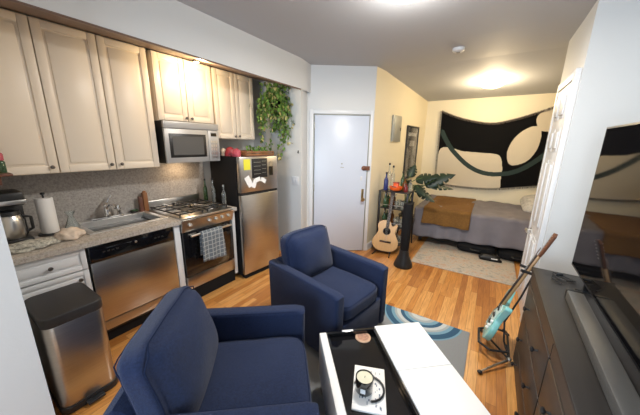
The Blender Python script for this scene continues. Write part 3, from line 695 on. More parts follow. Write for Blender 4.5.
# booklet with print
t = thing('booklet', 'white printed booklet lying in the black tray under the candle', 'booklet', (-.375, 1.085, .012+.3925), (0, 0, R(-68)))
bx('pages', M['paper'], t, -.132, .132, -.082, .082, 0, .012, bev=.003)
b = B(); rr = random.Random(11)
blue = mat('blue_grey_ink', (.16, .20, .27), .8)
for k in range(30):
    x = rr.uniform(-.12, .10); y = rr.uniform(-.07, .055); w = rr.uniform(.006, .02)
    b.box(x, x+w, y, y+rr.uniform(.002, .006), .0122, .0128)
for a in range(10):
    th = a/10*2*PI; b.box(.018+.055*math.cos(th)-.005, .018+.055*math.cos(th)+.006, .055*math.sin(th)-.004, .055*math.sin(th)+.003, .0122, .0128)
b.obj('print', blue, t)
t = thing('candle_jar', 'black glass candle jar with cream wax on the booklet', 'candle', (-.392, 1.055, .012+.3925+.0135))
B().lathe([(0, 0), (.040, 0), (.044, .006), (.045, .082), (.0415, .082), (.041, .066), (0, .066)], seg=32).obj('jar', M['black_gloss'], t)
B().lathe([(0, 0), (.040, 0), (.040, .010), (0, .010)], (0, 0, .067), seg=28).obj('wax', M['candle'], t)
b = B(); b.cyl((0, 0, .077), (.002, 0, .086), .0015, seg=6); b.obj('wick', M['black'], t)
b = B(); b.box(.0445, .0455, -.012, .012, .022, .048); b.obj('label_sticker', M['trim'], t).rotation_euler.z = R(-75)

b = B(); b.tube([(-.392+.075*math.cos(a_)+.02, 1.055+.075*math.sin(a_)+.02, .012+.3925+.0135+.006) for a_ in [R(-60+18*k_) for k_ in range(15)]], .0055, 6)
tag(b.obj('black_band', M['black']), 'curved black band lying around the candle on the booklet', 'band')
# ------------------------------------------------------------------ rugs
o = tag(bx('area_rug', M['waverug'], None, -1.42, .04, .55, 2.465, .0015, .011, bev=.003), 'blue and grey area rug with curved waves under the coffee table', 'rug')
o = tag(bx('bedroom_rug', M['oldrug'], None, -.80, .46, 3.70, 5.10, .0015, .010, bev=.003), 'faded patterned rug on the floor in front of the bed', 'rug')
b = B().use(M['oldrug'])
# ------------------------------------------------------------------ dresser, tv, sound bar
DX0, DX1, DY0, DY1 = .345, .86, .55, 2.31
t = thing('dresser', 'long black-brown drawer dresser along the right wall under the television', 'dresser')
dk = mat('black_brown_wood', (.014, .012, .012), .42, spec=.4, noise_amt=.3, noise_scale=8, stretch=(6, .6, 6))
dk2 = mat('dark_brown_drawer', (.034, .023, .018), .42, noise_amt=.25, noise_scale=8, stretch=(6, .6, 6))
bx('body', dk, t, DX0+.02, DX1, DY0, DY1, .03, .775); bx('top', dk, t, DX0-.002, DX1+.01, DY0-.01, DY1+.005, .777, .80, bev=.003)
bx('plinth', M['black_matte'], t, DX0+.04, DX1-.02, DY0+.02, DY1-.02, .002, .03)
for (ya, yb) in ((1.46, 2.30), (.60, 1.45)):
    for z0, z1 in ((.45, .69), (.205, .445), (.04, .20)):
        dw = bx('drawer', dk2, t, DX0, DX0+.019, ya+.003, yb-.003, z0, z1-.004, bev=.002)
        for y in (ya+.20, yb-.20):
            b = B(); b.lathe([(0, 0), (.006, 0), (.005, .014), (.015, .022), (.016, .028), (.01, .033), (0, .034)], mw=Matrix.Translation((DX0, y, (z0+z1)/2)) @ Matrix.Rotation(-PI/2, 4, 'Y'), seg=12); b.obj('knob', M['black'], dw)
    bx('top_rail', dk2, t, DX0+.004, DX0+.019, ya, yb, .695, .772)
tva = R(.3)
t = thing('television', 'large flat screen television with glossy black screen on the dresser', 'television', (.552, 2.35, .862), (0, 0, -0.0))
t.rotation_euler = (0, 0, R(180)-tva)    # local +y runs toward the camera, local +x faces the room
TL = 1.60; TH = .90
bx('casing', M['black'], t, -.035, -.004, .0, TL, .0, TH, bev=.004)
scr = mat('tv_screen', (.004, .004, .005), .05, spec=.5)
bx('bezel', M['black'], t, -.006, .001, .0, TL, .0, TH, bev=.001)
bx('screen', scr, t, .0, .0022, .010, TL-.010, .014, TH-.010)
for y in (.30, TL-.30): b = B(); b.box(-.12, .03, y-.012, y+.012, -.0595, -.048, bev=.003); b.box(-.03, -.006, y-.012, y+.012, -.05, .10, bev=.003); b.obj('foot', M['black'], t)
t = thing('soundbar', 'long dark grey soundbar lying in front of the television', 'soundbar', (.490, 1.93, .802), (0, 0, -R(1.2)))
bar = mat('soundbar_grey', (.08, .08, .078), .32, bump=.1, bump_scale=900)
bx('body', bar, t, -.036, .036, -1.10, -.03, .0, .055, bev=.008)
bx('end_cap', M['black'], t, -.036, .036, -.0295, .0, .0, .055, bev=.006)
# cable and small plug on the dresser corner
b = B(); b.tube([(.47, 2.25, .805), (.455, 2.20, .806), (.50, 2.16, .806), (.55, 2.18, .806), (.50, 2.24, .806), (.45, 2.27, .806), (.43, 2.16, .806), (.47, 2.10, .806)], .0035); b.box(.465, .50, 2.235, 2.255, .803, .82, bev=.003)
tag(b.obj('power_cable', M['black']), 'thin black cable coiled on the far corner of the dresser', 'cable')
# remote hidden items skipped; wall outlet-free

# ------------------------------------------------------------------ electric guitar and its stand
ga = Vector((.298, -.01, .90)).normalized(); base = Vector((.150, 2.40, .098))
nface = Vector((-.97, .06, .20)); nface = (nface-ga*nface.dot(ga)).normalized(); side = ga.cross(nface)
Gm = Matrix((( *side, 0), (*ga, 0), (*nface, 0), (0, 0, 0, 1))).transposed(); Gm.translation = base
def smooth_poly(P, k=6):
    out = []; n = len(P)
    for i in range(n):
        p0, p1, p2, p3 = (Vector(P[(i+j-1) % n]) for j in range(4))
        for s in range(k):
            u = s/k; out.append(tuple(.5*((2*p1)+(-p0+p2)*u+(2*p0-5*p1+4*p2-p3)*u*u+(-p0+3*p1-3*p2+p3)*u**3)))
    return out
t = thing('electric_guitar', 'teal electric guitar tilted on a floor stand by the dresser', 'guitar', (0, 0, 0)); t.matrix_world = Gm @ Matrix.Scale(1.0, 4)
body = [(0, .0), (.10, .01), (.155, .07), (.15, .15), (.115, .22), (.13, .30), (.155, .36), (.125, .375), (.075, .335), (.0, .325), (-.06, .35), (-.115, .41), (-.155, .385), (-.14, .31), (-.115, .24), (-.155, .16), (-.16, .08), (-.10, .01)]
b = B(); b.prism(smooth_poly(body), -.0225, .0225, bev=.005); b.recalc = True; b.obj('body', M['teal'], t, sharp=50)
pg = [(-.02, .10), (.06, .07), (.10, .13), (.07, .22), (.09, .31), (.0, .32), (-.07, .35), (-.09, .26), (-.05, .20)]
b = B(); b.prism(smooth_poly(pg, 4), .023, .0265); b.recalc = True; b.obj('pickguard', M['mint'], t)
for y in (.13, .20, .27): bx('pickup', M['black'], t, -.038, .038, y-.009, y+.009, .0268, .036, bev=.003)
bx('bridge', M['chrome'], t, -.035, .035, .075, .095, .0268, .038, bev=.003)
for (x, y) in ((.07, .10), (.09, .14), (.10, .185)): B().lathe([(0, 0), (.011, 0), (.009, .016), (0, .017)], (x, y, .0268), seg=12).obj('knob', M['paper'], t)
b = B(); b.box(-.022, .022, .32, .80, .012, .034, bev=.006); nk = b.obj('neck', M['neck'], t); bx('fretboard', M['fret'], nk, -.021, .021, .30, .80, .0345, .040)
hs = [(-.022, .80), (.022, .80), (.035, .84), (.045, .98), (.02, 1.0), (-.03, .99), (-.02, .86)]
b = B(); b.prism(hs, .012, .028, bev=.002); b.recalc = True; hd = b.obj('headstock', M['guitar_side'], t)
for k in range(6): b = B(); b.cyl((-.005+.003*k, .85+.024*k, .018), (-.051, .85+.024*k, .018), .0035, seg=8); b.ball((-.052, .85+.024*k, .018), .009, (1, .7, .5), 10); b.cyl((-.005+.003*k, .85+.024*k, .015), (-.005+.003*k, .85+.024*k, .038), .003, seg=8); b.obj('tuner', M['steel_h'], hd)
b = B()
for k in range(6): b.cyl((-.0165+.0066*k, .085, .040), (-.0165+.0066*k, .86, .0425), .0006, seg=4)
b.obj('strings', M['chrome'], t)
t = thing('guitar_stand', 'black folding guitar stand under the teal guitar', 'stand')
hub = (.318, 2.235, .045)
B().ball(hub, .018, (1, 1, 1), 12).obj('hub', M['steel_h'], t)
for tip, m_ in (((.136, 2.02, .014), M['steel_h']), ((.12, 2.56, .014), M['black']), ((.322, 2.62, .014), M['black'])):
    b = B(); b.tube([hub, ((hub[0]+tip[0])/2, (hub[1]+tip[1])/2, .035), tip], .008); b.obj('leg', m_, t)
    B().ball(tip, .0135, (1.3, 1.3, .9), 10).obj('rubber_foot', M['black'], t)
b = B(); b.tube([hub, (.275, 2.34, .12), (.262, 2.41, .25), (.332, 2.412, .50), (.380, 2.412, .72)], .007); b.obj('upright', M['black'], t)
b = B(); b.tube([(.290, 2.31, .11), (.305, 2.235, .105), (.185, 2.20, .095), (.108, 2.27, .085), (.100, 2.46, .085), (.20, 2.53, .095), (.300, 2.50, .105), (.268, 2.42, .17)], .0095); b.obj('yoke', M['black'], t)
b = B(); b.tube([(.375, 2.415, .72), (.37, 2.365, .722), (.29, 2.355, .74)], .011); b.tube([(.375, 2.415, .72), (.37, 2.455, .722), (.29, 2.465, .74)], .011); b.obj('neck_holder', M['black'], t)

# ------------------------------------------------------------------ bar cart with bottles, acoustic guitar, black column
sc_ = (-1.20, 4.02)
cx0, cx1, cy0, cy1 = -1.40, -.98, 3.90, 4.20; ZC = .94
t = thing('bar_cart', 'black metal bar cart with shelves against the yellow wall', 'cart')
for x in (cx0, cx1):
    for y in (cy0, cy1): bx('post', M['black'], t, x-.014, x+.014, y-.014, y+.014, .0015, ZC, bev=.002)
for z in (.12, .40, .68):
    b = B(); b.box(cx0+.011, cx1-.011, cy0-.008, cy1+.008, z, z+.012); b.obj('shelf', M['black'], t)
    b = B(); b.cyl((cx0, cy0, z+.06), (cx1, cy0, z+.06), .004); b.cyl((cx0, cy1, z+.06), (cx1, cy1, z+.06), .004); b.obj('rail', M['steel_h'], t)
b = B(); b.box(cx0-.02, cx1+.02, cy0-.02, cy1+.02, ZC, ZC+.014, bev=.003); b.obj('top', M['dark_grey'], t)
zt_ = ZC+.0155
tb = [(-1.345, 4.10, .40, .030, M['glass'], 'tall clear bottle at the left rear of the bar cart top'),
      (-1.30, 4.16, .36, .032, M['glass'], 'clear bottle beside the yellow wall on the bar cart top'),
      (-1.345, 3.98, .27, .034, mat('blue_bottle', (.03, .04, .16), .15), 'dark blue bottle at the left front of the bar cart top'),
      (-1.14, 4.15, .28, .030, M['glass_green'], 'dark-necked green bottle behind the orange bowl'),
      (-1.08, 4.08, .20, .036, M['amber'], 'short amber bottle right of the orange bowl'),
      (-1.01, 4.12, .17, .034, M['glass'], 'squat clear bottle at the right rear of the bar cart top'),
      (-1.035, 3.98, .13, .030, mat('dark_red_glass', (.18, .02, .02), .2), 'small dark red bottle at the right front of the bar cart top')]
for x, y, h, r, m_, lab in tb: bottle('liquor_bottle', lab, (x, y, zt_), h, r, m_)
t = thing('bowl', 'bright orange bowl on the bar cart top', 'bowl', (-1.19, 3.99, zt_))
B().lathe([(0, 0), (.05, 0), (.085, .02), (.10, .065), (.095, .065), (.08, .025), (0, .012)], seg=28).obj('bowl', M['orange'], t)
t = thing('orange_box', 'small orange container resting behind the orange bowl', 'box', (-1.225, 4.12, zt_))
bx('box', M['orange'], t, -.04, .04, -.03, .03, 0, .10, bev=.006); bx('lid', M['red'], t, -.042, .042, -.032, .032, .10, .115, bev=.003)
k = 0
for z, ys_, nm in ((.692, (3.96, 4.10), 'upper'), (.412, (3.96, 4.10), 'middle'), (.132, (3.98, 4.10), 'bottom')):
    for y in ys_:
        for j, x in enumerate((-1.33, -1.24, -1.15, -1.06)):
            k += 1
            kind = (k*7) % 4; row = 'front' if y < 4.05 else 'rear'; pos = ('far left', 'left of centre', 'right of centre', 'far right')[j]
            if kind < 2:
                q = thing('drinking_glass', 'clear glass, %s of the %s row on the %s cart shelf' % (pos, row, nm), 'glass', (x, y, z+.0015))
                B().lathe([(0, 0), (.028, 0), (.034, .11), (.031, .11), (.026, .008), (0, .008)], seg=14).obj('glass', M['glass'], q)
            else:
                bottle('liquor_bottle', '%s bottle, %s of the %s row on the %s cart shelf' % ('amber' if kind == 2 else 'dark green', pos, row, nm), (x, y, z+.0015), .20+.01*(k % 4), .030, M['amber'] if kind == 2 else M['glass_green'], capm=M['steel_h'])

# acoustic guitar leaning on the cart
n_ = Vector((.32, -.93, .22)).normalized(); ax = Vector((0.05, .115, .99)); ax = (ax-n_*ax.dot(n_)).normalized(); sd = ax.cross(n_)
Am = Matrix(((*sd, 0), (*ax, 0), (*n_, 0), (0, 0, 0, 1))).transposed(); Am.translation = Vector((-1.215, 3.715, .055))
t = thing('acoustic_guitar', 'natural wood cutaway acoustic guitar leaning against the bar cart', 'guitar'); t.matrix_world = Am
gb = [(0, 0), (.11, .012), (.185, .08), (.19, .17), (.145, .26), (.125, .31), (.14, .37), (.15, .42), (.125, .435), (.09, .40), (.06, .41), (.03, .465), (-.06, .475), (-.125, .44), (-.145, .38), (-.125, .31), (-.145, .25), (-.19, .17), (-.185, .08), (-.11, .012)]
gbs = smooth_poly(gb, 5)
b = B(); b.prism(gbs, -.095, -.002, bev=.003); b.recalc = True; b.obj('body', M['guitar_side'], t, sharp=50)
b = B(); b.prism([(x*.985, .235+(y-.235)*.985) for x, y in gbs], -.0015, .002); b.recalc = True; tp = b.obj('soundboard', M['spruce'], t, sharp=50)
b = B(); b.lathe([(0, 0), (.048, 0), (.048, .0015), (0, .0015)], (0, .31, .0022), seg=28); b.obj('sound_hole', M['black_matte'], tp)
b = B(); b.lathe([(.049, 0), (.058, 0), (.058, .0012), (.049, .0012)], (0, .31, .0022), seg=28); b.obj('rosette', M['fret'], tp)
bx('bridge', M['fret'], t, -.085, .085, .135, .163, .002, .012, bev=.003)
b = B(); b.box(-.024, .024, .40, .83, -.018, .004, bev=.005); nk = b.obj('neck', M['guitar_side'], t); bx('fretboard', M['fret'], nk, -.023, .023, .36, .83, .0045, .011)
b = B(); b.prism([(-.024, .83), (.024, .83), (.036, .86), (.034, 1.0), (-.034, 1.0), (-.036, .86)], -.022, -.006, bev=.002); b.recalc = True; hd = b.obj('headstock', M['fret'], t)
for s in (-1, 1):
    for k in range(3): b = B(); b.cyl((s*.03, .875+.045*k, -.014), (s*.052, .875+.045*k, -.014), .0035, seg=8); b.ball((s*.054, .875+.045*k, -.014), .010, (1, .9, .7), 10); b.obj('tuner', M['chrome'], hd)
b = B()
for k in range(6): b.cyl((-.019+.0076*k, .15, .013), (-.016+.0064*k, .86, .012), .0006, seg=4)
b.obj('strings', M['steel_h'], t)
t = thing('guitar_floor_stand', 'low black stand holding the acoustic guitar upright', 'stand')
b = B(); b.tube([(-1.36, 3.62, .014), (-1.33, 3.72, .04), (-1.33, 3.80, .06)], .009); b.obj('leg', M['black'], t)
b = B(); b.tube([(-1.10, 3.62, .014), (-1.13, 3.76, .04), (-1.14, 3.84, .06)], .009); b.obj('leg', M['black'], t)
b = B(); b.tube([(-1.33, 3.72, .04), (-1.13, 3.76, .04)], .009); b.obj('crossbar', M['black'], t)

t = thing('floor_column', 'tall slim black column with a flared base in front of the bar cart', 'stand', (-.855, 3.50, .0015))
b = B(); b.lathe([(0, 0), (.125, 0), (.128, .012), (.118, .05), (.070, .16), (.057, .24)], seg=28); b.obj('base', M['black'], t)
b = B(); b.lathe([(.056, .24), (.060, .32), (.066, .60), (.064, .86), (.058, .89), (0, .895)], seg=24); b.obj('column', M['black_matte'], t)

# ------------------------------------------------------------------ monstera by the bed
t = thing('monstera_plant', 'large dark green split-leaf plant at the foot of the bed', 'plant', (-1.10, 4.42, .505))
B().lathe([(0, 0), (.085, 0), (.105, .20), (.11, .215), (.098, .215), (.095, .18), (0, .18)], seg=28).obj('pot', M['black'], t)
ps = thing('plant_stand', 'black stand under the split-leaf plant between cart and bed', 'stand', (-1.10, 4.42, .0015))
B().lathe([(0, 0), (.13, 0), (.13, .018), (0, .018)], (0, 0, .482), seg=28).obj('top', M['black'], ps)
for a_ in (0.4, 2.0, 3.5, 5.1): b = B(); b.cyl((.125*math.cos(a_), .125*math.sin(a_), 0), (.105*math.cos(a_), .105*math.sin(a_), .482), .012); b.obj('leg', M['black'], ps)
def bigleaf(p, tip, up, w, name='leaf'):
    p = Vector(p); tip = Vector(tip); d = tip-p; L = d.length; ex = d.normalized(); ez = Vector(up); ez = (ez-ex*ez.dot(ex)).normalized(); ey = ez.cross(ex)
    N = 26; V = []; Fc = []
    for i in range(N+1):
        s = i/N; wd = w*math.sin(PI*min(1, (s*.93+.07))**.75)*(1 if (i % 5) not in (4,) or i < 5 or i > 22 else .45)
        c = p+ex*(s*L)-Vector((0, 0, 1))*(.18*L*s*s)
        for k, f in enumerate((-1, -.5, 0, .5, 1)):
            V.append(c+ey*wd*f+ez*(-.22*wd*abs(f)**1.3))
    for i in range(N):
        for k in range(4): a = i*5+k; Fc.append((a, a+1, a+6, a+5))
    b = B(); b.raw(V, Fc); o = b.obj(name, M['bigleaf'], None, sharp=80)
    sm = o.modifiers.new('s', 'SOLIDIFY'); sm.thickness = .0025
    return o
root = Vector((-1.10, 4.42, .505))
for (p, tip, up, w) in (((-.86, 4.44, 1.02), (-.45, 4.55, 1.30), (.1, -.75, .55), .12), ((-.82, 4.45, 1.02), (-.46, 4.62, 1.04), (0, -.4, .9), .10),
                        ((-1.0, 4.40, 1.10), (-.68, 4.38, 1.23), (0, -.7, .7), .11), ((-.98, 4.36, 1.02), (-.80, 4.22, .92), (.2, -.6, .7), .09),
                        ((-1.10, 4.40, 1.14), (-1.05, 4.50, 1.38), (.2, -.9, .2), .08), ((-1.08, 4.35, 1.00), (-1.12, 4.22, 1.12), (.3, -.8, .3), .07), ((-.95, 4.38, .92), (-.66, 4.30, .84), (0, -.6, .8), .08)):
    p = Vector(p)-root; tip = Vector(tip)-root
    o = bigleaf(p, tip, up, w); o.parent = t
    b = B(); q0 = Vector((random.uniform(-.04, .04), random.uniform(-.04, .04), .175)); b.tube([q0, q0*.5+p*.5+Vector((-.05, .02, .15)), p, p+(tip-p)*.3], [.008, .007, .006, .004]); b.obj('stem', M['stem'], t)

# ------------------------------------------------------------------ bed
BX0, BX1, BY0, BY1 = -.98, 1.02, 4.62, 5.93
bd = thing('bed', 'low bed along the far wall under the tapestry', 'bed')
for x in (BX0+.08, 0.0, BX1-.08):
    for y in (BY0+.10, BY1-.08): bx('leg', M['black'], bd, x-.025, x+.025, y-.025, y+.025, .0115, .20)
bx('frame', M['black'], bd, BX0+.04, BX1-.02, BY0+.05, BY1-.005, .20, .27, bev=.005)
B().box(BX0+.03, BX1-.01, BY0+.03, BY1-.005, .275, .555, bev=.05, seg=4).obj('mattress', M['sheet'], bd)
def drape(x0, x1, ztop, hang, off, name, m, nx, y_back, seed, wr=.012, hem=None, left_hang=True):
    # cross-section: from wall side over the top and down the front
    V = []; Fc = []; sec = []
    yb = y_back
    for i in range(15): sec.append((yb+(BY0+.03-yb)*i/14, ztop, 0))
    for i in range(1, 6): a = PI/2*i/5; sec.append((BY0+.03-(.045+off)*math.sin(a), ztop-.05+.05*math.cos(a), 0))
    for i in range(1, 13): sec.append((BY0-.015-off, ztop-.05-(hang-.05)*i/12, i/12))
    ns = len(sec)
    for i in range(nx+1):
        u = i/nx; x = x0+(x1-x0)*u
        for (y, z, h) in sec:
            w = noise.noise(Vector((x*3.0, y*3.0, seed)))*wr*1.6+noise.noise(Vector((x*9, y*7+z*3, seed)))*wr*1.2
            if h > 0:
                y2 = y-h*.075-.022*h*math.sin(x*22+seed+2*noise.noise(Vector((x*3, 0, seed)))); z2 = z+(hem(u)-0)*h if hem else z
                V.append((x, y2, z2))
            else: V.append((x, min(y, yb), z+w+.010))
    for i in range(nx):
        for j in range(ns-1): a = i*ns+j; Fc.append((a, a+ns, a+ns+1, a+1))
    b = B(); b.raw(V, Fc); b.recalc = True; o = b.obj(name, m, None, sharp=80)
    sm = o.modifiers.new('s', 'SOLIDIFY'); sm.thickness = .012; sm.offset = 0
    return o
o = drape(BX0-.03, BX1, .60, .42, .0, 'comforter', M['comforter'], 140, BY1-.012, 2, wr=.016, hem=lambda u: -.05+.10*u)
tag(o, 'wrinkled grey comforter spread over the bed and hanging down its front', 'comforter')
b = B(); b.box(BX0-.045, BX0+.02, BY0+.0, BY1-.02, .10, .60, bev=.02); o2 = b.obj('side_fold', M['comforter'], o)
o = drape(-.87, -.17, .618, .235, .020, 'throw_blanket', M['mustard'], 50, BY1-.05, 7, wr=.006, hem=lambda u: -.01*u)
tag(o, 'mustard brown knitted throw blanket across the left of the bed', 'blanket')
t = thing('pillow', 'pale patterned pillow at the right end of the bed', 'pillow', (.70, 5.55, .72), (R(12), R(-16), 0))
B().cushion((0, 0, 0), (.40, .62, .16), bulge=.5, nseg=12, pw=.5, wr=.015, seed=4).obj('case', M['pillow'], t, sharp=80)
# storage bags under the bed
def bag(label, x0, x1, y0, y1, h, m, seed):
    t = thing('storage_bag', label, 'bag', ((x0+x1)/2, (y0+y1)/2, .0115))
    b = B(); b.cushion((0, 0, h/2+.002), (x1-x0, y1-y0, h), bulge=.12, nseg=10, pw=.15, wr=.008, seed=seed); b.obj('body', m, t, sharp=80)
    b = B(); b.tube([(-.07, -(y1-y0)/2+.0, h*.55), (-.05, -(y1-y0)/2-.025, h*.5), (.05, -(y1-y0)/2-.025, h*.5), (.07, -(y1-y0)/2, h*.55)], .007); b.obj('handle', M['black'], t)
    return t
bag('long black soft storage bag pushed under the middle of the bed', -.30, .22, 4.50, 4.95, .15, M['black_matte'], 1)
bag('black bag under the right end of the bed', .25, .72, 4.49, 4.95, .145, M['black_matte'], 3)
t = thing('shoe', 'dark shoe with a pale stripe in front of the bags under the bed', 'shoe', (.15, 4.40, .0115), (0, 0, R(4)))
b = B(); b.cushion((0, 0, .035), (.27, .10, .07), bulge=.4, nseg=8, pw=.5); b.obj('upper', M['black'], t, sharp=80)
b = B(); b.cushion((0.02, 0, .008), (.28, .10, .016), bulge=0, nseg=6, pw=.1); b.obj('sole', M['black_matte'], t, sharp=80); bx('stripe', M['paper'], t, .02, .10, -.054, -.040, .035, .048, bev=.003)

# ------------------------------------------------------------------ tapestry
TY = 5.915
def pip(x, y, P):
    c = False; n = len(P); j = n-1
    for i in range(n):
        if ((P[i][1] > y) != (P[j][1] > y)) and (x < (P[j][0]-P[i][0])*(y-P[i][1])/(P[j][1]-P[i][1])+P[i][0]): c = not c
        j = i
    return c
TAPDATA = {'top': [(-0.97, 2.293), (-0.623, 2.152), (-0.151, 2.048), (0.17, 2.092), (0.5, 2.197), (0.781, 2.305), (0.974, 2.376)], 'bot': [(-0.944, 0.904), (-0.517, 0.86), (0.064, 0.875), (0.698, 0.985), (1.018, 1.053), (1.24, 1.115)], 'blob': [(-0.918, 1.585), (-0.689, 1.584), (-0.491, 1.536), (-0.026, 1.509), (0.098, 1.457), (0.151, 1.29), (0.163, 1.079), (0.116, 0.791), (-0.496, 0.691), (-1.039, 0.762), (-0.971, 1.257)], 'leaf': [(0.236, 1.351), (0.189, 1.544), (0.261, 1.789), (0.413, 1.946), (0.556, 1.979), (0.62, 1.867), (0.604, 1.609), (0.5, 1.403), (0.334, 1.317)], 'upr': [(0.519, 2.132), (0.541, 1.995), (0.597, 1.908), (0.794, 1.891), (0.983, 1.913), (1.015, 2.151), (0.822, 2.396), (0.647, 2.288)], 'band': [(-0.926, 1.908), (-0.853, 1.769), (-0.683, 1.53), (-0.404, 1.276), (-0.126, 1.15), (0.172, 1.148), (0.435, 1.251), (0.699, 1.491), (0.894, 1.766), (1.012, 1.961)]}
top, bot, blob, leafp, upr, band = (TAPDATA[k] for k in ('top', 'bot', 'blob', 'leaf', 'upr', 'band'))
def interp(P, u):
    x0, x1 = P[0][0], P[-1][0]; x = x0+(x1-x0)*u
    for (a, c) in zip(P, P[1:]):
        if x <= c[0]+1e-9: s = (x-a[0])/(c[0]-a[0]); return (x, a[1]+(c[1]-a[1])*s)
    return P[-1]
def spl(P, k=5):
    out = []
    for i in range(len(P)-1):
        p0 = Vector(P[max(0, i-1)]); p1 = Vector(P[i]); p2 = Vector(P[i+1]); p3 = Vector(P[min(len(P)-1, i+2)])
        for s in range(k): u = s/k; out.append(tuple(.5*((2*p1)+(-p0+p2)*u+(2*p0-5*p1+4*p2-p3)*u*u+(-p0+3*p1-3*p2+p3)*u**3)))
    return out+[tuple(P[-1])]
top = spl(top); bot = spl(bot); band = spl(band); blob_s = smooth_poly(blob, 4); leaf_s = smooth_poly(leafp, 4); upr_s = smooth_poly(upr, 3)
NX, NY = 260, 150
V = []; Fc = []; mid = []
for j in range(NY+1):
    v = j/NY
    for i in range(NX+1):
        u = i/NX; a = interp(top, u); c = interp(bot, u)
        x = a[0]*(1-v)+c[0]*v; z = a[1]*(1-v)+c[1]*v
        yy = TY-.012*(1+math.sin(x*5+v*2))-.008*math.sin(v*7+x*9)*v-.004
        V.append((x, min(yy, TY+.02), z))
def dist_band(x, z):
    best = 9
    for (a, c) in zip(band, band[1:]):
        ax_, az = a; dx, dz = c[0]-a[0], c[1]-a[1]; s = max(0, min(1, ((x-ax_)*dx+(z-az)*dz)/(dx*dx+dz*dz))); best = min(best, math.hypot(x-ax_-s*dx, z-az-s*dz))
    return best
for j in range(NY):
    for i in range(NX):
        a = j*(NX+1)+i; Fc.append((a, a+1, a+NX+2, a+NX+1)); x = (V[a][0]+V[a+NX+2][0])/2; z = (V[a][2]+V[a+NX+2][2])/2
        if dist_band(x, z) < .040: mid.append(2)
        elif pip(x, z, blob_s) or pip(x, z, leaf_s) or pip(x, z, upr_s): mid.append(1)
        else: mid.append(0)
me = bpy.data.meshes.new('tapestry_cloth'); me.from_pydata(V, [], Fc)
for m_ in (M['tap_black'], M['tap_cream'], M['tap_green']): me.materials.append(m_)
me.polygons.foreach_set('material_index', mid); me.polygons.foreach_set('use_smooth', [True]*len(Fc)); me.update()
t = thing('tapestry', 'black and cream abstract cloth tapestry hung on the far wall', 'tapestry', (0, 0, 0))
o = bpy.data.objects.new('cloth', me); C.objects.link(o); o.parent = t
sm = o.modifiers.new('s', 'SOLIDIFY'); sm.thickness = .004
b = B(); rr = random.Random(5)
edge = [V[i] for i in range(0, NX+1, 2)]; eb = [V[NY*(NX+1)+i] for i in range(0, NX+1, 2)]; el = [V[j*(NX+1)] for j in range(0, NY+1, 2)]
for p in edge: b.tube([p, (p[0]+rr.uniform(-.01, .01), p[1]-.012, p[2]+.012), (p[0]+rr.uniform(-.01, .01), p[1]-.018, p[2]-.03)], .005, 4)
for p in eb: b.tube([p, (p[0]+rr.uniform(-.01, .01), p[1]-.004, p[2]-.035)], .005, 4)
for p in el: b.tube([p, (p[0]-.03, p[1]-.004, p[2]+rr.uniform(-.01, .01))], .005, 4)
b.obj('fringe', M['fringe'], t)

# framed picture and electric panel on the bedroom left wall
def yw(y): return -1.50+(y-3.725)*(.23/2.225)
wa = math.atan2(.23, 2.225)
t = thing('framed_poster', 'tall narrow framed poster on the yellow wall left of the tapestry', 'picture', (yw(5.24)+.004, 5.24, 1.50), (0, 0, -wa))
pw, ph = .58, .96
b = B()
for a in ((-pw/2, pw/2, -ph/2, -ph/2+.03), (-pw/2, pw/2, ph/2-.03, ph/2), (-pw/2, -pw/2+.03, -ph/2+.03, ph/2-.03), (pw/2-.03, pw/2, -ph/2+.03, ph/2-.03)): b.box(0, .025, *a, bev=.003)
b.obj('frame', M['black'], t)
bx('print', mat('poster_print', (.42, .40, .40), .5, noise_amt=.75, noise_scale=7), t, .002, .010, -pw/2+.03, pw/2-.03, -ph/2+.03, ph/2-.03)
bx('glazing', mat('poster_glazing', (.9, .9, .9), .05, trans=1.0), t, .014, .016, -pw/2+.03, pw/2-.03, -ph/2+.03, ph/2-.03)
b = B(); b.box(.010, .011, -.2, .2, .30, .36); b.box(.010, .011, -.12, .12, .12, .22); b.obj('print_band', M['paper'], t)
t = thing('electrical_panel', 'grey metal electrical panel on the yellow wall beside the entry door', 'panel', (yw(4.48)+.002, 4.48, 1.895), (0, 0, -wa))
bx('box', M['elec'], t, 0, .03, -.16, .16, -.205, .205, bev=.004); o = bx('cover_door', M['elec'], t, .03, .038, -.13, .13, -.175, .175, bev=.003); bx('latch', M['black'], o, .038, .046, .095, .115, -.03, .02, bev=.002)

# ------------------------------------------------------------------ ceiling fixtures
lampmat = mat('lamp_glow', (1, .95, .85), .5, emit=(1.0, .82, .55), emit_s=14)
lampmat2 = mat('lamp_glow_white', (1, 1, 1), .5, emit=(1.0, .95, .88), emit_s=8)
zc = czz(5.0)
t = thing('ceiling_light', 'round flush ceiling lamp glowing warm above the bed area', 'ceiling light', (-.17, 4.95, zc), (R(-4.9), 0, 0))
B().lathe([(0, 0), (.12, 0), (.12, -.02), (0, -.02)], seg=32).obj('base', M['trim'], t)
B().lathe([(0, -.095), (.07, -.09), (.13, -.070), (.165, -.038), (.165, -.021), (0, -.021)], seg=32).obj('shade', lampmat, t)
t = thing('ceiling_light', 'white flush ceiling lamp at the top edge above the living area', 'ceiling light', (-.65, 2.08, czz(2.08)))
B().lathe([(0, 0), (.16, 0), (.16, -.02), (0, -.02)], seg=32).obj('base', M['trim'], t)
B().lathe([(0, -.09), (.07, -.085), (.12, -.065), (.148, -.035), (.15, -.021), (0, -.021)], seg=32).obj('shade', lampmat2, t)
t = thing('smoke_detector', 'small round white smoke detector on the ceiling', 'smoke detector', (-.485, 3.50, 2.669))
B().lathe([(0, 0), (.062, 0), (.060, -.025), (.045, -.036), (0, -.038)], seg=28).obj('cover', M['trim'], t)
B().lathe([(0, 0), (.02, 0), (.018, -.006), (0, -.006)], (.0, 0, -.0385), seg=16).obj('button', M['elec'], t)
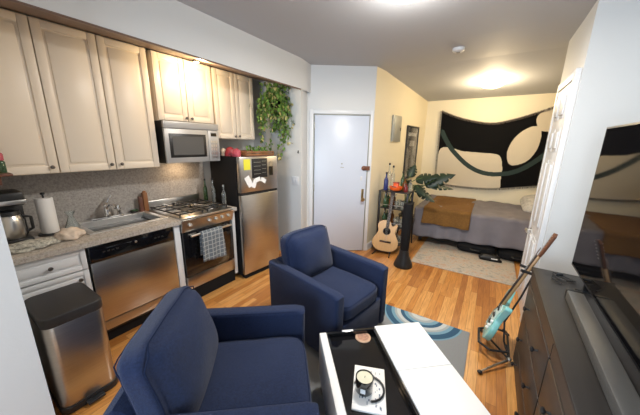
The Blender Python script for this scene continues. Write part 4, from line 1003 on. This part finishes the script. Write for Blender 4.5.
# puck light under the soffit
t = thing('puck_light', 'small dark puck light under the soffit above the microwave cabinet', 'light', (-2.56, 1.72, 2.405))
B().lathe([(0, .0), (.035, 0), (.035, -.012), (.028, -.014), (0, -.014)], seg=20).obj('housing', M['black'], t)
B().lathe([(0, 0), (.024, 0), (.024, -.002), (0, -.002)], (0, 0, -.0142), seg=16).obj('lens', lampmat, t)

# ------------------------------------------------------------------ lights
def light(name, kind, loc, e, col, size=.2, rot=(0, 0, 0), size_y=None, spot=None, blend=.5):
    d = bpy.data.lights.new(name, kind); d.energy = e; d.color = col
    if kind == 'AREA': d.size = size; d.shape = 'RECTANGLE' if size_y else 'DISK'; 
    if kind == 'AREA' and size_y: d.size_y = size_y
    if kind in ('POINT', 'SPOT'): d.shadow_soft_size = size
    if kind == 'SPOT': d.spot_size = spot; d.spot_blend = blend
    o = bpy.data.objects.new(name, d); C.objects.link(o); o.location = loc; o.rotation_euler = rot; return o
light('window_daylight', 'AREA', ((WX0+WX1)/2, -2.94, 1.57), 118, (.72, .86, 1.0), 1.8, (R(90), 0, 0), 1.5)
light('bedroom_bulb', 'POINT', (-.17, 4.94, zc-.20), 40, (1.0, .78, .48), .10)
light('living_lamp_down', 'AREA', (-.65, 2.08, czz(2.08)-.12), 50, (1.0, .95, .88), .30)
light('living_bulb', 'POINT', (-.65, 2.08, czz(2.08)-.17), 16, (1.0, .95, .88), .10)
light('puck_bulb', 'POINT', (-2.48, 1.72, 2.335), 13, (1.0, .75, .42), .02)
light('hood_bulb', 'AREA', (-2.93, 1.70, 1.42), 1.6, (1.0, .68, .38), .10)
w = bpy.data.worlds.new('World'); bpy.context.scene.world = w; w.use_nodes = True
w.node_tree.nodes['Background'].inputs[0].default_value = (.60, .75, 1.0, 1); w.node_tree.nodes['Background'].inputs[1].default_value = 1.0

# ------------------------------------------------------------------ camera
F_PX = 264.7; pitch, roll, yaw = R(13.572), R(.908), R(-32.66)
cam = bpy.data.cameras.new('camera'); co = bpy.data.objects.new('camera', cam); C.objects.link(co)
fw = Vector((math.sin(yaw)*math.cos(pitch), math.cos(yaw)*math.cos(pitch), -math.sin(pitch)))
rt = Vector((math.cos(yaw), -math.sin(yaw), 0)); up = rt.cross(fw)
r2 = rt*math.cos(roll)+up*math.sin(roll); u2 = -rt*math.sin(roll)+up*math.cos(roll)
co.matrix_world = Matrix(((r2.x, u2.x, -fw.x, 0), (r2.y, u2.y, -fw.y, 0), (r2.z, u2.z, -fw.z, 1.64), (0, 0, 0, 1)))
cam.sensor_fit = 'HORIZONTAL'; cam.sensor_width = 36; cam.lens = F_PX/640*36; cam.clip_start = .02
GR = {'armchair': 'matching blue armchairs', 'upper_cabinet': 'cream wall cabinets', 'spice_jar': 'jars on the small spice shelf', 'liquor_bottle': 'bottles on the bar cart',
      'drinking_glass': 'glasses on the bar cart', 'paper_note': 'papers on the freezer door', 'magnet': 'magnets on the freezer door', 'glass_bottle': 'bottles beside the stove',
      'food_packet': 'packets on top of the refrigerator', 'ceiling_light': 'flush ceiling lamps', 'storage_bag': 'bags under the bed', 'filler_cabinet': 'white panels beside the stove', 'countertop': 'stone countertops'}
for o in C.objects:
    k = o.name.split('.')[0]
    if o.parent is None and k in GR and 'label' in o: o['group'] = GR[k]
sc = bpy.context.scene; sc.camera = co
sc.view_settings.view_transform = 'Standard'; sc.view_settings.look = 'None'; sc.view_settings.gamma = 1; sc.view_settings.exposure = 0.0
sc.view_settings.use_curve_mapping = False
